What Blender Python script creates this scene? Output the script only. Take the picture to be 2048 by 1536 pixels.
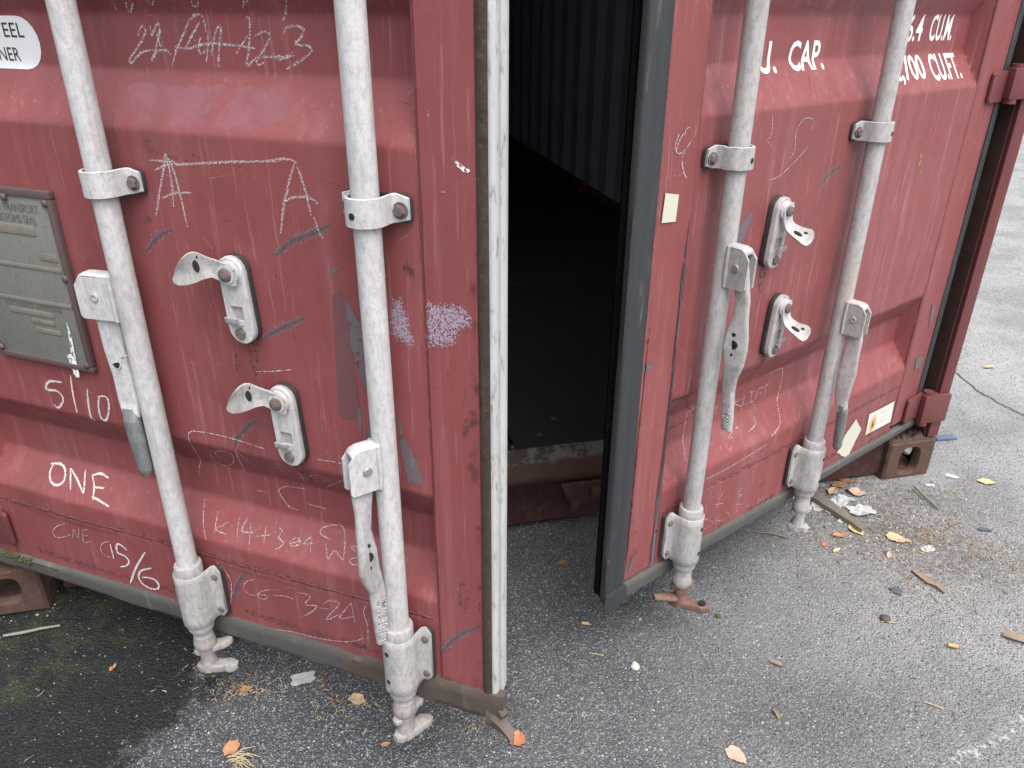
import bpy, bmesh, math, random, json
from mathutils import Vector, Matrix, noise

random.seed(7)
for o in list(bpy.data.objects):
    bpy.data.objects.remove(o)
SC = bpy.context.scene
COL = SC.collection
R = math.radians

# ---------------------------------------------------------------- camera
cam = bpy.data.cameras.new('camera')
cam.sensor_fit = 'HORIZONTAL'
cam.sensor_width = 36.0
cam.lens = 36.0 * 1536.0 / 2048.0
cam.clip_start = 0.02
cam.clip_end = 300
camo = bpy.data.objects.new('camera', cam)
COL.objects.link(camo)
PIT, ROL, CAM_H = R(26.05), R(.383), 1.195
c_, s_ = math.cos(ROL), math.sin(ROL)
right = Vector((c_, s_ * math.sin(PIT), s_ * math.cos(PIT)))
up = Vector((-s_, c_ * math.sin(PIT), c_ * math.cos(PIT)))
fwd = Vector((0, math.cos(PIT), -math.sin(PIT)))
camo.matrix_world = Matrix(((right.x, up.x, -fwd.x, 0), (right.y, up.y, -fwd.y, 0),
                            (right.z, up.z, -fwd.z, CAM_H), (0, 0, 0, 1)))
SC.camera = camo

# ---------------------------------------------------------------- sky, sun, exposure (bright overcast)
SUN_EL, SUN_AZ = R(62), R(152)           # azimuth clockwise from +Y: behind and right of the camera
W = bpy.data.worlds.new('World')
SC.world = W
W.use_nodes = True
nt = W.node_tree
bg = nt.nodes['Background']
sky = nt.nodes.new('ShaderNodeTexSky')
sky.sky_type = 'NISHITA'
sky.sun_disc = False
sky.sun_elevation = SUN_EL
sky.sun_rotation = SUN_AZ
sky.air_density = 1.0
sky.dust_density = 5.0
sky.ozone_density = 1.0
hs = nt.nodes.new('ShaderNodeHueSaturation')
hs.inputs['Saturation'].default_value = .34
nt.links.new(sky.outputs[0], hs.inputs['Color'])
nt.links.new(hs.outputs[0], bg.inputs['Color'])
bg.inputs['Strength'].default_value = .15
sl = bpy.data.lights.new('sun', 'SUN')
sl.energy = 1.5
sl.angle = R(60)
sl.color = (1, .985, .96)
so = bpy.data.objects.new('sun', sl)
COL.objects.link(so)
sd = Vector((math.sin(SUN_AZ) * math.cos(SUN_EL), math.cos(SUN_AZ) * math.cos(SUN_EL), math.sin(SUN_EL)))
so.rotation_euler = (-sd).to_track_quat('-Z', 'Y').to_euler()
so.location = sd * 20
vs = SC.view_settings
vs.view_transform = 'Standard'
vs.look = 'None'
vs.gamma = 1
vs.use_curve_mapping = False
vs.exposure = .85

# ---------------------------------------------------------------- material helpers
def mat(name):
    m = bpy.data.materials.new(name)
    m.use_nodes = True
    return m, m.node_tree, m.node_tree.nodes['Principled BSDF']

class N:
    """small wrapper to write node graphs briefly"""
    def __init__(s, m):
        s.t = m.node_tree; s.n = s.t.nodes; s.co = None
    def coord(s):
        if s.co is None:
            s.co = s.n.new('ShaderNodeTexCoord').outputs['Object']
        return s.co
    def link(s, a, b):
        if hasattr(a, 'links') or hasattr(a, 'is_output'):
            s.t.links.new(a, b)
        else:
            b.default_value = a
    def noise(s, scale, detail=4, rough=.55, stretch=None, off=0., dist=0.):
        nd = s.n.new('ShaderNodeTexNoise')
        nd.inputs['Scale'].default_value = scale
        nd.inputs['Detail'].default_value = detail
        nd.inputs['Roughness'].default_value = rough
        nd.inputs['Distortion'].default_value = dist
        mp = s.n.new('ShaderNodeMapping')
        mp.inputs['Scale'].default_value = stretch or (1, 1, 1)
        mp.inputs['Location'].default_value = (off, off * 1.7, off * .6)
        s.t.links.new(s.coord(), mp.inputs['Vector'])
        s.t.links.new(mp.outputs[0], nd.inputs['Vector'])
        return nd.outputs['Fac']
    def voro(s, scale, feature='F1', stretch=None, rand=1.):
        nd = s.n.new('ShaderNodeTexVoronoi')
        nd.feature = feature
        nd.inputs['Scale'].default_value = scale
        nd.inputs['Randomness'].default_value = rand
        if stretch:
            mp = s.n.new('ShaderNodeMapping')
            mp.inputs['Scale'].default_value = stretch
            s.t.links.new(s.coord(), mp.inputs['Vector'])
            s.t.links.new(mp.outputs[0], nd.inputs['Vector'])
        else:
            s.t.links.new(s.coord(), nd.inputs['Vector'])
        return nd
    def ramp(s, fac, a, b, lo=0., hi=1.):
        """smooth map of fac from [a,b] to [lo,hi]"""
        nd = s.n.new('ShaderNodeMapRange')
        nd.interpolation_type = 'SMOOTHSTEP'
        nd.inputs['From Min'].default_value = a
        nd.inputs['From Max'].default_value = b
        nd.inputs['To Min'].default_value = lo
        nd.inputs['To Max'].default_value = hi
        s.t.links.new(fac, nd.inputs['Value'])
        return nd.outputs[0]
    def mix(s, fac, a, b, mode='MIX'):
        nd = s.n.new('ShaderNodeMix')
        nd.data_type = 'RGBA'
        nd.blend_type = mode
        s.link(fac, nd.inputs[0])
        for v, i in ((a, 6), (b, 7)):
            if isinstance(v, tuple):
                nd.inputs[i].default_value = (*v, 1)
            else:
                s.t.links.new(v, nd.inputs[i])
        return nd.outputs[2]
    def math(s, op, a, b=0., c=None):
        nd = s.n.new('ShaderNodeMath')
        nd.operation = op
        s.link(a, nd.inputs[0]); s.link(b, nd.inputs[1])
        if c is not None:
            s.link(c, nd.inputs[2])
        return nd.outputs[0]
    def sep(s, v=None):
        nd = s.n.new('ShaderNodeSeparateXYZ')
        s.t.links.new(v or s.coord(), nd.inputs[0])
        return nd.outputs
    def bump(s, h, strength, dist, bsdf, prev=None):
        nd = s.n.new('ShaderNodeBump')
        nd.inputs['Strength'].default_value = strength
        nd.inputs['Distance'].default_value = dist
        s.t.links.new(h, nd.inputs['Height'])
        if prev:
            s.t.links.new(prev, nd.inputs['Normal'])
        s.t.links.new(nd.outputs[0], bsdf.inputs['Normal'])
        return nd.outputs[0]

M = {}
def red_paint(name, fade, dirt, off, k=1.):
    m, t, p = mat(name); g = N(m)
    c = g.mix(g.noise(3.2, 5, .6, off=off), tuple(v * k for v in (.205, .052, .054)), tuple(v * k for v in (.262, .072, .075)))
    c = g.mix(g.ramp(g.noise(30, 4, .65, (1, 1, .045), off), .48, .78, 0, .5 * fade), c, (.33, .135, .145))
    c = g.mix(g.ramp(g.noise(140, 3, .6, (1, 1, .05), off + 3), .58, .74, 0, .6 * fade), c, (.37, .18, .19))
    c = g.mix(g.ramp(g.noise(9, 6, .7, off=off + 5), .55, .75, 0, .45 * dirt), c, (.135, .042, .043))
    c = g.mix(g.ramp(g.noise(420, 2, .5, off=off), .66, .74, 0, .32), c, (.40, .22, .22))
    c = g.mix(g.ramp(g.noise(26, 6, .72, (1, 1, .6), off + 11), .70, .735, 0, .75), c, (.055, .028, .026))
    c = g.mix(g.ramp(g.noise(60, 5, .7, off=off + 23), .735, .76, 0, .8), c, (.20, .17, .18))
    c = g.mix(g.ramp(g.noise(75, 4, .7, (1.6, 1, .10), off + 31), .66, .76, 0, .5), c, (.40, .25, .25))
    c = g.mix(g.ramp(g.noise(2.3, 6, .7, (1, 1, .5), off + 41), .46, .76, 0, .62), c, (.115, .046, .043))
    c = g.mix(g.ramp(g.noise(190, 3, .6, off=off + 51), .70, .76, 0, .55 * dirt), c, (.06, .03, .03))
    t.links.new(c, p.inputs['Base Color'])
    t.links.new(g.ramp(g.noise(14, 5, .6, off=off), .3, .75, .34, .60), p.inputs['Roughness'])
    p.inputs['Specular IOR Level'].default_value = .5
    b = g.bump(g.noise(5, 3, .5, off=off), .25, .006, p)
    g.bump(g.noise(260, 3, .6, off=off), .10, .0006, p, b)
    return m
M['red_left'] = red_paint('red_paint_left_door', .7, 1.0, 0, .95)
M['red_right'] = red_paint('red_paint_faded', 1.0, 1.0, 4, .92)
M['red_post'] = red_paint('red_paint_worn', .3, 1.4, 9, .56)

def galv(name, light, dark, rustf, off):
    m, t, p = mat(name); g = N(m)
    c = g.mix(g.noise(7, 4, .6, off=off), tuple(v * .90 for v in light), light)
    c = g.mix(g.ramp(g.noise(150, 4, .65, (1, 1, .45), off), .42, .66, 0, .85), c, tuple((a + b) / 2 for a, b in zip(light, dark)))
    c = g.mix(g.ramp(g.noise(300, 4, .7, (1, 1, .6), off + 2), .55, .70, 0, .42), c, dark)
    c = g.mix(g.ramp(g.noise(26, 5, .7, (1, 1, .3), off + 4), .48, .74, 0, .75), c, (light[0] * .58, light[1] * .55, light[2] * .55))
    c = g.mix(g.ramp(g.noise(90, 5, .75, off=off + 14), .60, .70, 0, .4), c, (dark[0] * .6, dark[1] * .55, dark[2] * .55))
    c = g.mix(g.ramp(g.noise(12, 5, .7, off=off + 6), .60 - .1 * rustf, .84, 0, .45 * rustf), c, (.34, .20, .13))
    c = g.mix(g.ramp(g.noise(60, 4, .65, (1, 1, .035), off + 21), .58, .72, 0, .45), c, (.36, .27, .21))
    c = g.mix(g.ramp(g.noise(5, 5, .7, (1, 1, .5), off + 27), .52, .74, 0, .45), c, tuple(v * .55 for v in light))
    t.links.new(c, p.inputs['Base Color'])
    p.inputs['Metallic'].default_value = .0
    t.links.new(g.ramp(g.noise(80, 3), .3, .7, .48, .68), p.inputs['Roughness'])
    b = g.bump(g.noise(70, 5, .65, off=off), .35, .0016, p)
    g.bump(g.noise(300, 4, .65, off=off), .5, .0010, p, b)
    return m
M['galv'] = galv('pale_galvanised_paint', (.55, .545, .55), (.24, .23, .235), .2, 0)
M['galv_cast'] = galv('cast_bracket_metal', (.42, .412, .41), (.14, .125, .12), .35, 3)
M['galv_right'] = galv('weathered_galvanised_paint', (.42, .41, .41), (.17, .16, .16), .3, 12)
M['galv_rusty'] = galv('rust_stained_cast_metal', (.36, .34, .33), (.13, .105, .095), .9, 17)
M['galv_dull_and_shade'] = galv('dull_and_shaded_galvanised_metal', (.42, .40, .395), (.15, .14, .14), .3, 6)  # plain dull metal, and the shaded tone of the right catch plates
M['grip'] = galv('worn_dark_grip_steel', (.24, .245, .255), (.10, .10, .105), .2, 8)
M['grip'].node_tree.nodes['Principled BSDF'].inputs['Metallic'].default_value = .5

def rust(name, a, b, c3, off, sc=30):
    m, t, p = mat(name); g = N(m)
    c = g.mix(g.ramp(g.noise(sc, 6, .7, off=off), .35, .65), a, b)
    c = g.mix(g.ramp(g.noise(sc * 2.6, 5, .7, off=off + 2), .55, .70, 0, .8), c, c3)
    c = g.mix(g.ramp(g.noise(sc * .5, 5, .7, off=off + 7), .60, .66, 0, .6), c, tuple(v * .45 for v in a))
    t.links.new(c, p.inputs['Base Color'])
    p.inputs['Roughness'].default_value = .85
    g.bump(g.noise(sc * 6, 5, .7, off=off), .6, .0018, p)
    return m
M['rust_cast'] = rust('rusty_corner_casting', (.062, .034, .028), (.095, .050, .034), (.15, .072, .036), 0)
M['rust_dark'] = rust('dark_rusty_steel', (.050, .024, .022), (.075, .032, .026), (.10, .05, .032), 3)
M['rust_bolt'] = rust('rusty_bolt', (.105, .075, .072), (.165, .128, .122), (.15, .075, .055), 6, 120)
M['rust_cam'] = rust('rusty_cam_end', (.13, .07, .055), (.20, .12, .098), (.16, .065, .038), 9, 60)
M['rust_edge'] = rust('rusty_door_edge', (.030, .022, .018), (.050, .034, .025), (.115, .062, .026), 12, 45)

def rubber(name, a, b, wear, off):
    m, t, p = mat(name); g = N(m)
    c = g.mix(g.noise(14, 5, .65, (1, 1, .25), off), a, b)
    c = g.mix(g.ramp(g.noise(60, 5, .7, (1, 1, .12), off), .56, .75, 0, wear), c, (.21, .20, .185))
    c = g.mix(g.ramp(g.noise(24, 6, .7, off=off + 5), .62, .72, 0, .5), c, (.12, .085, .062))
    t.links.new(c, p.inputs['Base Color'])
    p.inputs['Roughness'].default_value = .62
    g.bump(g.noise(120, 4), .25, .001, p)
    return m
M['rubber'] = rubber('grey_rubber_gasket', (.019, .022, .025), (.036, .040, .043), .45, 0)
M['rubber_black'] = rubber('black_rubber_lip', (.0025, .0025, .003), (.005, .005, .0055), .0, 3)
M['rubber_black'].node_tree.nodes['Principled BSDF'].inputs['Specular IOR Level'].default_value = .08
M['rubber_black'].node_tree.nodes['Principled BSDF'].inputs['Roughness'].default_value = .95
M['rubber_low'] = rubber('dusty_rubber_gasket', (.062, .061, .057), (.105, .101, .094), .6, 6)
M['rubber_brown'] = rubber('torn_brown_gasket', (.065, .048, .04), (.115, .088, .072), .35, 8)

m, t, p = mat('worn_white_edge_seal'); g = N(m)
c = g.mix(g.noise(40, 5, .7, (1, 1, .15)), (.30, .31, .30), (.52, .535, .525))
c = g.mix(g.ramp(g.noise(90, 5, .75, (1, 1, .3), 3), .53, .66, 0, .8), c, (.19, .185, .175))
c = g.mix(g.ramp(g.noise(28, 6, .7, (1, 1, .35), 8), .64, .72, 0, .85), c, (.24, .13, .05))
c = g.mix(g.ramp(g.noise(9, 6, .75, (1, 1, .5), 15), .67, .72, 0, .9), c, (.07, .065, .06))
t.links.new(c, p.inputs['Base Color']); p.inputs['Roughness'].default_value = .6
g.bump(g.noise(150, 4), .4, .001, p)
M['white_seal'] = m

def plain(name, col, rough=.7, var=.15, sc=40, bump=.2):
    m, t, p = mat(name); g = N(m)
    c = g.mix(g.noise(sc, 5, .65), tuple(v * (1 - var) for v in col), tuple(min(1, v * (1 + var)) for v in col))
    t.links.new(c, p.inputs['Base Color'])
    p.inputs['Roughness'].default_value = rough
    if bump:
        g.bump(g.noise(sc * 4, 4), bump, .001, p)
    return m
M['inner_wall'] = plain('dull_blue_grey_inner_wall', (.40, .45, .54), .6, .25, 6)
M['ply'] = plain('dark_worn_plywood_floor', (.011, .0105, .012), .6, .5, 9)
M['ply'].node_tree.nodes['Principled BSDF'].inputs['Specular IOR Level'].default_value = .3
M['hole'] = plain('dark_hole', (.012, .012, .012), .9, .1, 20, 0)
M['pin'] = plain('steel_pin', (.36, .34, .31), .4, .15, 80)
M['pin'].node_tree.nodes['Principled BSDF'].inputs['Metallic'].default_value = .6
M['primer'] = plain('grey_bare_primer', (.135, .125, .135), .6, .15, 50)
M['strip_primer'] = plain('faded_primer_strip', (.17, .085, .09), .55, .12, 50)  # primer tone of the peeled strip
M['white_print'] = plain('white_lettering', (.72, .72, .72), .55, .03, 60, 0)
M['sticker'] = plain('white_sticker', (.70, .71, .73), .45, .04, 30, 0)
M['black_print'] = plain('black_lettering', (.03, .03, .033), .6, .1, 60, 0)
M['paper'] = plain('white_paper', (.70, .72, .72), .8, .10, 90, .3)
M['tape'] = plain('yellowed_tape', (.52, .52, .43), .6, .06, 60)
M['slate'] = plain('dark_slate_chip', (.085, .09, .11), .6, .2, 50)
M['blue'] = plain('blue_grey_plastic', (.10, .125, .19), .5, .15, 50)
M['stone_dark'] = plain('dark_stone', (.07, .068, .066), .8, .3, 90)
M['stone_pale'] = plain('pale_stone', (.50, .46, .41), .8, .2, 90)
M['twig'] = plain('grey_twig', (.21, .19, .165), .85, .25, 90)
M['straw'] = plain('dry_straw', (.40, .32, .20), .85, .3, 70)
M['bark'] = plain('peeled_bark', (.24, .175, .125), .85, .35, 80, .6)
M['board'] = plain('weathered_board', (.17, .15, .125), .85, .3, 60, .5)
M['butt'] = plain('cigarette_filter', (.50, .33, .14), .8, .2, 90)
M['red_strap'] = plain('red_plastic', (.62, .035, .02), .5, .1, 40)
M['moss'] = plain('green_moss', (.060, .066, .018), .95, .4, 150, .8)
M['crack'] = plain('filled_crack', (.10, .095, .075), .95, .35, 120, .5)
M['dirt'] = plain('dark_dirt', (.07, .056, .043), .95, .4, 120, .8)

# --- plate of the builder, with a weathered greenish grey face
m, t, p = mat('weathered_metal_plate'); g = N(m)
c = g.mix(g.noise(22, 6, .7, (1, 1, .5)), (.175, .175, .16), (.25, .252, .235))
c = g.mix(g.ramp(g.noise(45, 6, .75, off=4), .58, .72, 0, .55), c, (.22, .14, .07))
c = g.mix(g.ramp(g.noise(170, 4, .7), .52, .70, 0, .5), c, (.09, .09, .085))
t.links.new(c, p.inputs['Base Color']); p.inputs['Roughness'].default_value = .5; p.inputs['Metallic'].default_value = .25
g.bump(g.noise(200, 4), .3, .0008, p)
M['plate'] = m
M['plate_text'] = plain('worn_embossed_lettering', (.13, .13, .12), .5, .3, 80, .2)
M['plate_band'] = plain('tarnished_band', (.19, .175, .145), .55, .3, 60, .2)
M['plate_rim'] = plain('painted_plate_rim', (.10, .065, .068), .6, .25, 50)

# --- marks with a grainy, broken edge (alpha from noise and from the ribbon's own width)
def mark(name, col, dens, sc, edge=True, rough=.9, soft=.09, top=1.):
    m, t, p = mat(name); g = N(m)
    p.inputs['Base Color'].default_value = (*col, 1)
    p.inputs['Roughness'].default_value = rough
    nz = g.noise(sc, 3, .7)
    if edge:
        uv = g.n.new('ShaderNodeTexCoord').outputs['UV']
        v = g.sep(uv)[1]
        d = g.math('ABSOLUTE', g.math('SUBTRACT', v, .5))
        nz = g.math('SUBTRACT', nz, g.math('MULTIPLY', g.math('POWER', g.math('MULTIPLY', d, 2.), 2.), .22))
    if not edge:
        uv = g.n.new('ShaderNodeTexCoord').outputs['UV']
        nz = g.math('SUBTRACT', nz, g.math('MULTIPLY', g.math('SUBTRACT', 1., g.sep(uv)[1]), .15))
    t.links.new(g.ramp(nz, dens, dens + soft, 0, top), p.inputs['Alpha'])
    return m
M['chalk'] = mark('white_chalk', (.60, .56, .57), .35, 420, True, .9, .28, .78)
M['chalk_soft'] = mark('rubbed_white_chalk', (.56, .53, .55), .46, 420)
M['chalk_thin'] = mark('thin_chalk_line', (.60, .55, .56), .42, 380)
M['chalk_bold'] = mark('thick_paint_chalk', (.68, .65, .62), .31, 480, True, .9, .16, .92)
M['scuff_dark'] = mark('dark_scuff', (.085, .075, .085), .33, 500, True, .9, .2, .9)
M['scuff_halo'] = mark('grey_scuff_halo', (.26, .19, .215), .30, 220, True, .8, .35, .6)
M['void'] = mark('torn_sticker_residue', (.38, .31, .39), .41, 330, False, .6, .09, .85)
M['faded'] = mark('chalky_faded_patch', (.37, .17, .21), .28, 26, False, .55, .30, .34)
M['worn_primer'] = mark('worn_through_primer', (.125, .105, .115), .22, 45, False, .6)
M['worn_tape'] = mark('bare_primer_strip', (.165, .075, .082), .10, 60, False, .55, .14, .8)  # strip of bare primer where the paint peeled
M['worn_rust'] = mark('edge_rust', (.075, .038, .030), .42, 34, False, .9, .32, .75)
M['worn_ochre'] = mark('ochre_rust_run', (.36, .21, .09), .45, 120, False, .9)
M['worn_white'] = mark('flaked_white_line', (.66, .67, .67), .43, 70, True, .9, .30, .62)
M['white_smear'] = mark('white_paint_smear', (.76, .80, .81), .29, 170, False, .6)
M['scratch'] = mark('pale_scratch', (.46, .34, .35), .40, 260, True, .8, .2, .75)
M['scrape'] = mark('dark_scrape', (.085, .05, .052), .42, 160, True, .8, .2, .7)

# --- rust-stained white label
m, t, p = mat('rust_stained_label'); g = N(m)
sx = g.sep()
dx = g.math('MULTIPLY', g.math('SUBTRACT', sx[0], .948), 1.0)
dz = g.math('MULTIPLY', g.math('SUBTRACT', sx[2], .238), .62)
dd = g.math('SQRT', g.math('ADD', g.math('MULTIPLY', dx, dx), g.math('MULTIPLY', dz, dz)))
dd = g.math('ADD', dd, g.math('MULTIPLY', g.math('SUBTRACT', g.noise(60, 4), .5), .02))
c = g.mix(g.noise(50, 4), (.54, .55, .50), (.64, .65, .60))
c = g.mix(g.ramp(dd, .026, .004), c, (.55, .28, .07))
c = g.mix(g.ramp(dd, .0085, .003), c, (.08, .04, .02))
t.links.new(c, p.inputs['Base Color']); p.inputs['Roughness'].default_value = .6
M['rust_label'] = m

# --- sill: red below, rusty ridge, peeled grey paint on the sloping top
m, t, p = mat('rusty_door_sill'); g = N(m)
z = g.sep()[2]
zz = g.math('ADD', z, g.math('MULTIPLY', g.math('SUBTRACT', g.noise(22, 5, .7), .5), .03))
c = g.mix(g.noise(18, 5, .7), (.045, .013, .015), (.07, .019, .021))
c = g.mix(g.ramp(g.noise(30, 6, .7, off=3), .50, .66, 0, .8), c, (.075, .05, .042))
c = g.mix(g.ramp(zz, .128, .145), c, g.mix(g.noise(50, 6, .75), (.028, .014, .011), (.075, .030, .016)))
top = g.mix(g.ramp(g.noise(20, 6, .75, (1, 1, 1), 9), .46, .52), (.036, .023, .018), (.095, .090, .08))
c = g.mix(g.ramp(zz, .172, .182), c, top)
t.links.new(c, p.inputs['Base Color']); p.inputs['Roughness'].default_value = .8
g.bump(g.noise(90, 6, .7), .6, .002, p)
M['sill'] = m

# --- asphalt: dark binder, pale and dark chips of stone, painted-in yard brightness, one damp mossy stain
m, t, p = mat('worn_asphalt'); g = N(m)
v1 = g.voro(290); v2 = g.voro(150); v3 = g.voro(430)
X = g.sep()
def cell(v, lo, hi):
    hsv = g.n.new('ShaderNodeSeparateColor'); t.links.new(v.outputs['Color'], hsv.inputs[0])
    pick = g.ramp(hsv.outputs[0], lo, lo + .02)
    return pick, hsv.outputs[1]
big = g.noise(1.7, 5, .6)
mid = g.noise(14, 5, .65)
# open-sky brightness put into the colour, growing from the container to the open yard
far = g.math('ADD', g.math('MULTIPLY', X[0], .62), g.math('MULTIPLY', X[1], -.05))
yard_light = g.ramp(g.math('ADD', far, g.math('MULTIPLY', g.math('SUBTRACT', big, .5), .9)), -.25, 1.15)
base = g.mix(mid, (.044, .046, .051), (.074, .077, .083))
base = g.mix(g.math('MULTIPLY', yard_light, .92), base, (.43, .428, .426))
s1, r1 = cell(v1, .46, 1)
m1 = g.math('MULTIPLY', s1, g.ramp(v1.outputs['Distance'], .52, .34))
c1 = g.mix(g.math('POWER', r1, 1.7), (.080, .084, .095), (.42, .425, .435))
base = g.mix(g.ramp(g.noise(3.1, 5, .65, off=6), .38, .66, 0, .35), base, (.03, .031, .034))
base = g.mix(g.ramp(g.noise(5.2, 6, .7, off=16), .56, .78, 0, .22), base, (.20, .197, .195))
c = g.mix(m1, base, c1)
s2, r2 = cell(v2, .80, 1)
m2 = g.math('MULTIPLY', s2, g.ramp(v2.outputs['Distance'], .46, .33))
c = g.mix(m2, c, g.mix(g.math('POWER', r2, 2.), (.06, .064, .072), (.42, .42, .42)))
s3, r3 = cell(v3, .72, 1)
m3 = g.math('MULTIPLY', s3, g.ramp(v3.outputs['Distance'], .5, .38))
c = g.mix(m3, c, g.mix(r3, (.10, .10, .11), (.32, .32, .335)))
# brown crumbs of leaf and soil by the right corner
dxx = g.math('SUBTRACT', X[0], 1.0); dyy = g.math('SUBTRACT', X[1], 1.62)
rr = g.math('SQRT', g.math('ADD', g.math('MULTIPLY', dxx, dxx), g.math('MULTIPLY', dyy, dyy)))
rr = g.math('ADD', rr, g.math('MULTIPLY', g.math('SUBTRACT', g.noise(6, 5, .7), .5), .7))
soil = g.math('MULTIPLY', g.ramp(rr, .42, .05), g.ramp(g.noise(70, 4, .7), .40, .62))
c = g.mix(g.math('MULTIPLY', soil, .75), c, (.115, .085, .062))
# damp, mossy stain under the left door
wx = g.math('ADD', g.math('MULTIPLY', X[0], 1.0), g.math('MULTIPLY', g.math('SUBTRACT', X[1], 1.10), -.38))
wet = g.math('ADD', wx, g.math('MULTIPLY', g.math('SUBTRACT', g.noise(7, 5, .65), .5), .34))
wet = g.math('ADD', wet, g.math('MULTIPLY', g.math('SUBTRACT', g.noise(40, 4, .65), .5), .10))
wetm = g.ramp(g.math('MULTIPLY', wet, -1.), .560, .640)
moss = g.math('MULTIPLY', g.ramp(g.math('MULTIPLY', wx, -1.), .70, 1.0), g.ramp(g.noise(16, 5, .7, off=2), .42, .64))
wetc = g.mix(g.math('MULTIPLY', moss, .8), (.009, .0102, .0108), (.034, .045, .017))
keep = g.math('MULTIPLY', wetm, g.math('SUBTRACT', 1., g.math('MULTIPLY', g.math('MAXIMUM', m2, g.math('MULTIPLY', m1, .6)), .13)))
c = g.mix(g.math('MULTIPLY', keep, .96), c, wetc)
t.links.new(c, p.inputs['Base Color'])
t.links.new(g.ramp(wetm, 0, 1, .86, .62), p.inputs['Roughness'])
p.inputs['Specular IOR Level'].default_value = .35
h1 = g.math('ADD', g.math('MULTIPLY', g.ramp(v1.outputs['Distance'], .6, .1), .9), g.math('MULTIPLY', g.ramp(v2.outputs['Distance'], .6, .1), .9))
h1 = g.math('ADD', h1, g.math('MULTIPLY', g.noise(300, 4), .6))
b = g.bump(g.noise(9, 4), .4, .010, p)
g.bump(h1, .8, .0030, p, b)
M['asphalt'] = m

# --- leaves
def leafmat(name, a, b):
    m, t, p = mat(name); g = N(m)
    c = g.mix(g.noise(60, 5, .7), a, b)
    c = g.mix(g.ramp(g.noise(160, 4, .7), .6, .7, 0, .7), c, tuple(v * .45 for v in a))
    t.links.new(c, p.inputs['Base Color']); p.inputs['Roughness'].default_value = .7
    g.bump(g.noise(220, 4), .5, .001, p)
    return m
M['leaf_orange'] = leafmat('orange_leaf', (.34, .15, .075), (.47, .26, .14))
M['leaf_red'] = leafmat('orange_red_leaf', (.44, .13, .07), (.55, .23, .13))
M['leaf_tan'] = leafmat('tan_leaf', (.38, .26, .15), (.56, .42, .28))
M['leaf_brown'] = leafmat('brown_leaf', (.19, .09, .05), (.30, .15, .09))
M['leaf_pink'] = leafmat('pinkish_tan_leaf', (.40, .27, .20), (.54, .40, .31))
M['leaf_yellow'] = leafmat('yellow_leaf', (.46, .35, .14), (.60, .48, .27))

# ---------------------------------------------------------------- geometry helpers
def link(name, me, m=None, parent=None, smooth=None):
    o = bpy.data.objects.new(name, me)
    COL.objects.link(o)
    if m is not None:
        me.materials.append(M[m] if isinstance(m, str) else m)
    if parent is not None:
        o.parent = parent
    if smooth:
        me.polygons.foreach_set('use_smooth', [True] * len(me.polygons))
        try:
            me.set_sharp_from_angle(angle=R(smooth))
        except Exception:
            pass
    return o

def empty(name, parent=None, mw=None):
    o = bpy.data.objects.new(name, None)
    o.empty_display_size = .1
    COL.objects.link(o)
    if parent is not None:
        o.parent = parent
    if mw is not None:
        o.matrix_local = mw
    return o

def tag(o, label=None, cat=None, group=None, kind=None):
    for k, v in (('label', label), ('category', cat), ('group', group), ('kind', kind)):
        if v:
            o[k] = v
    return o

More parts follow.
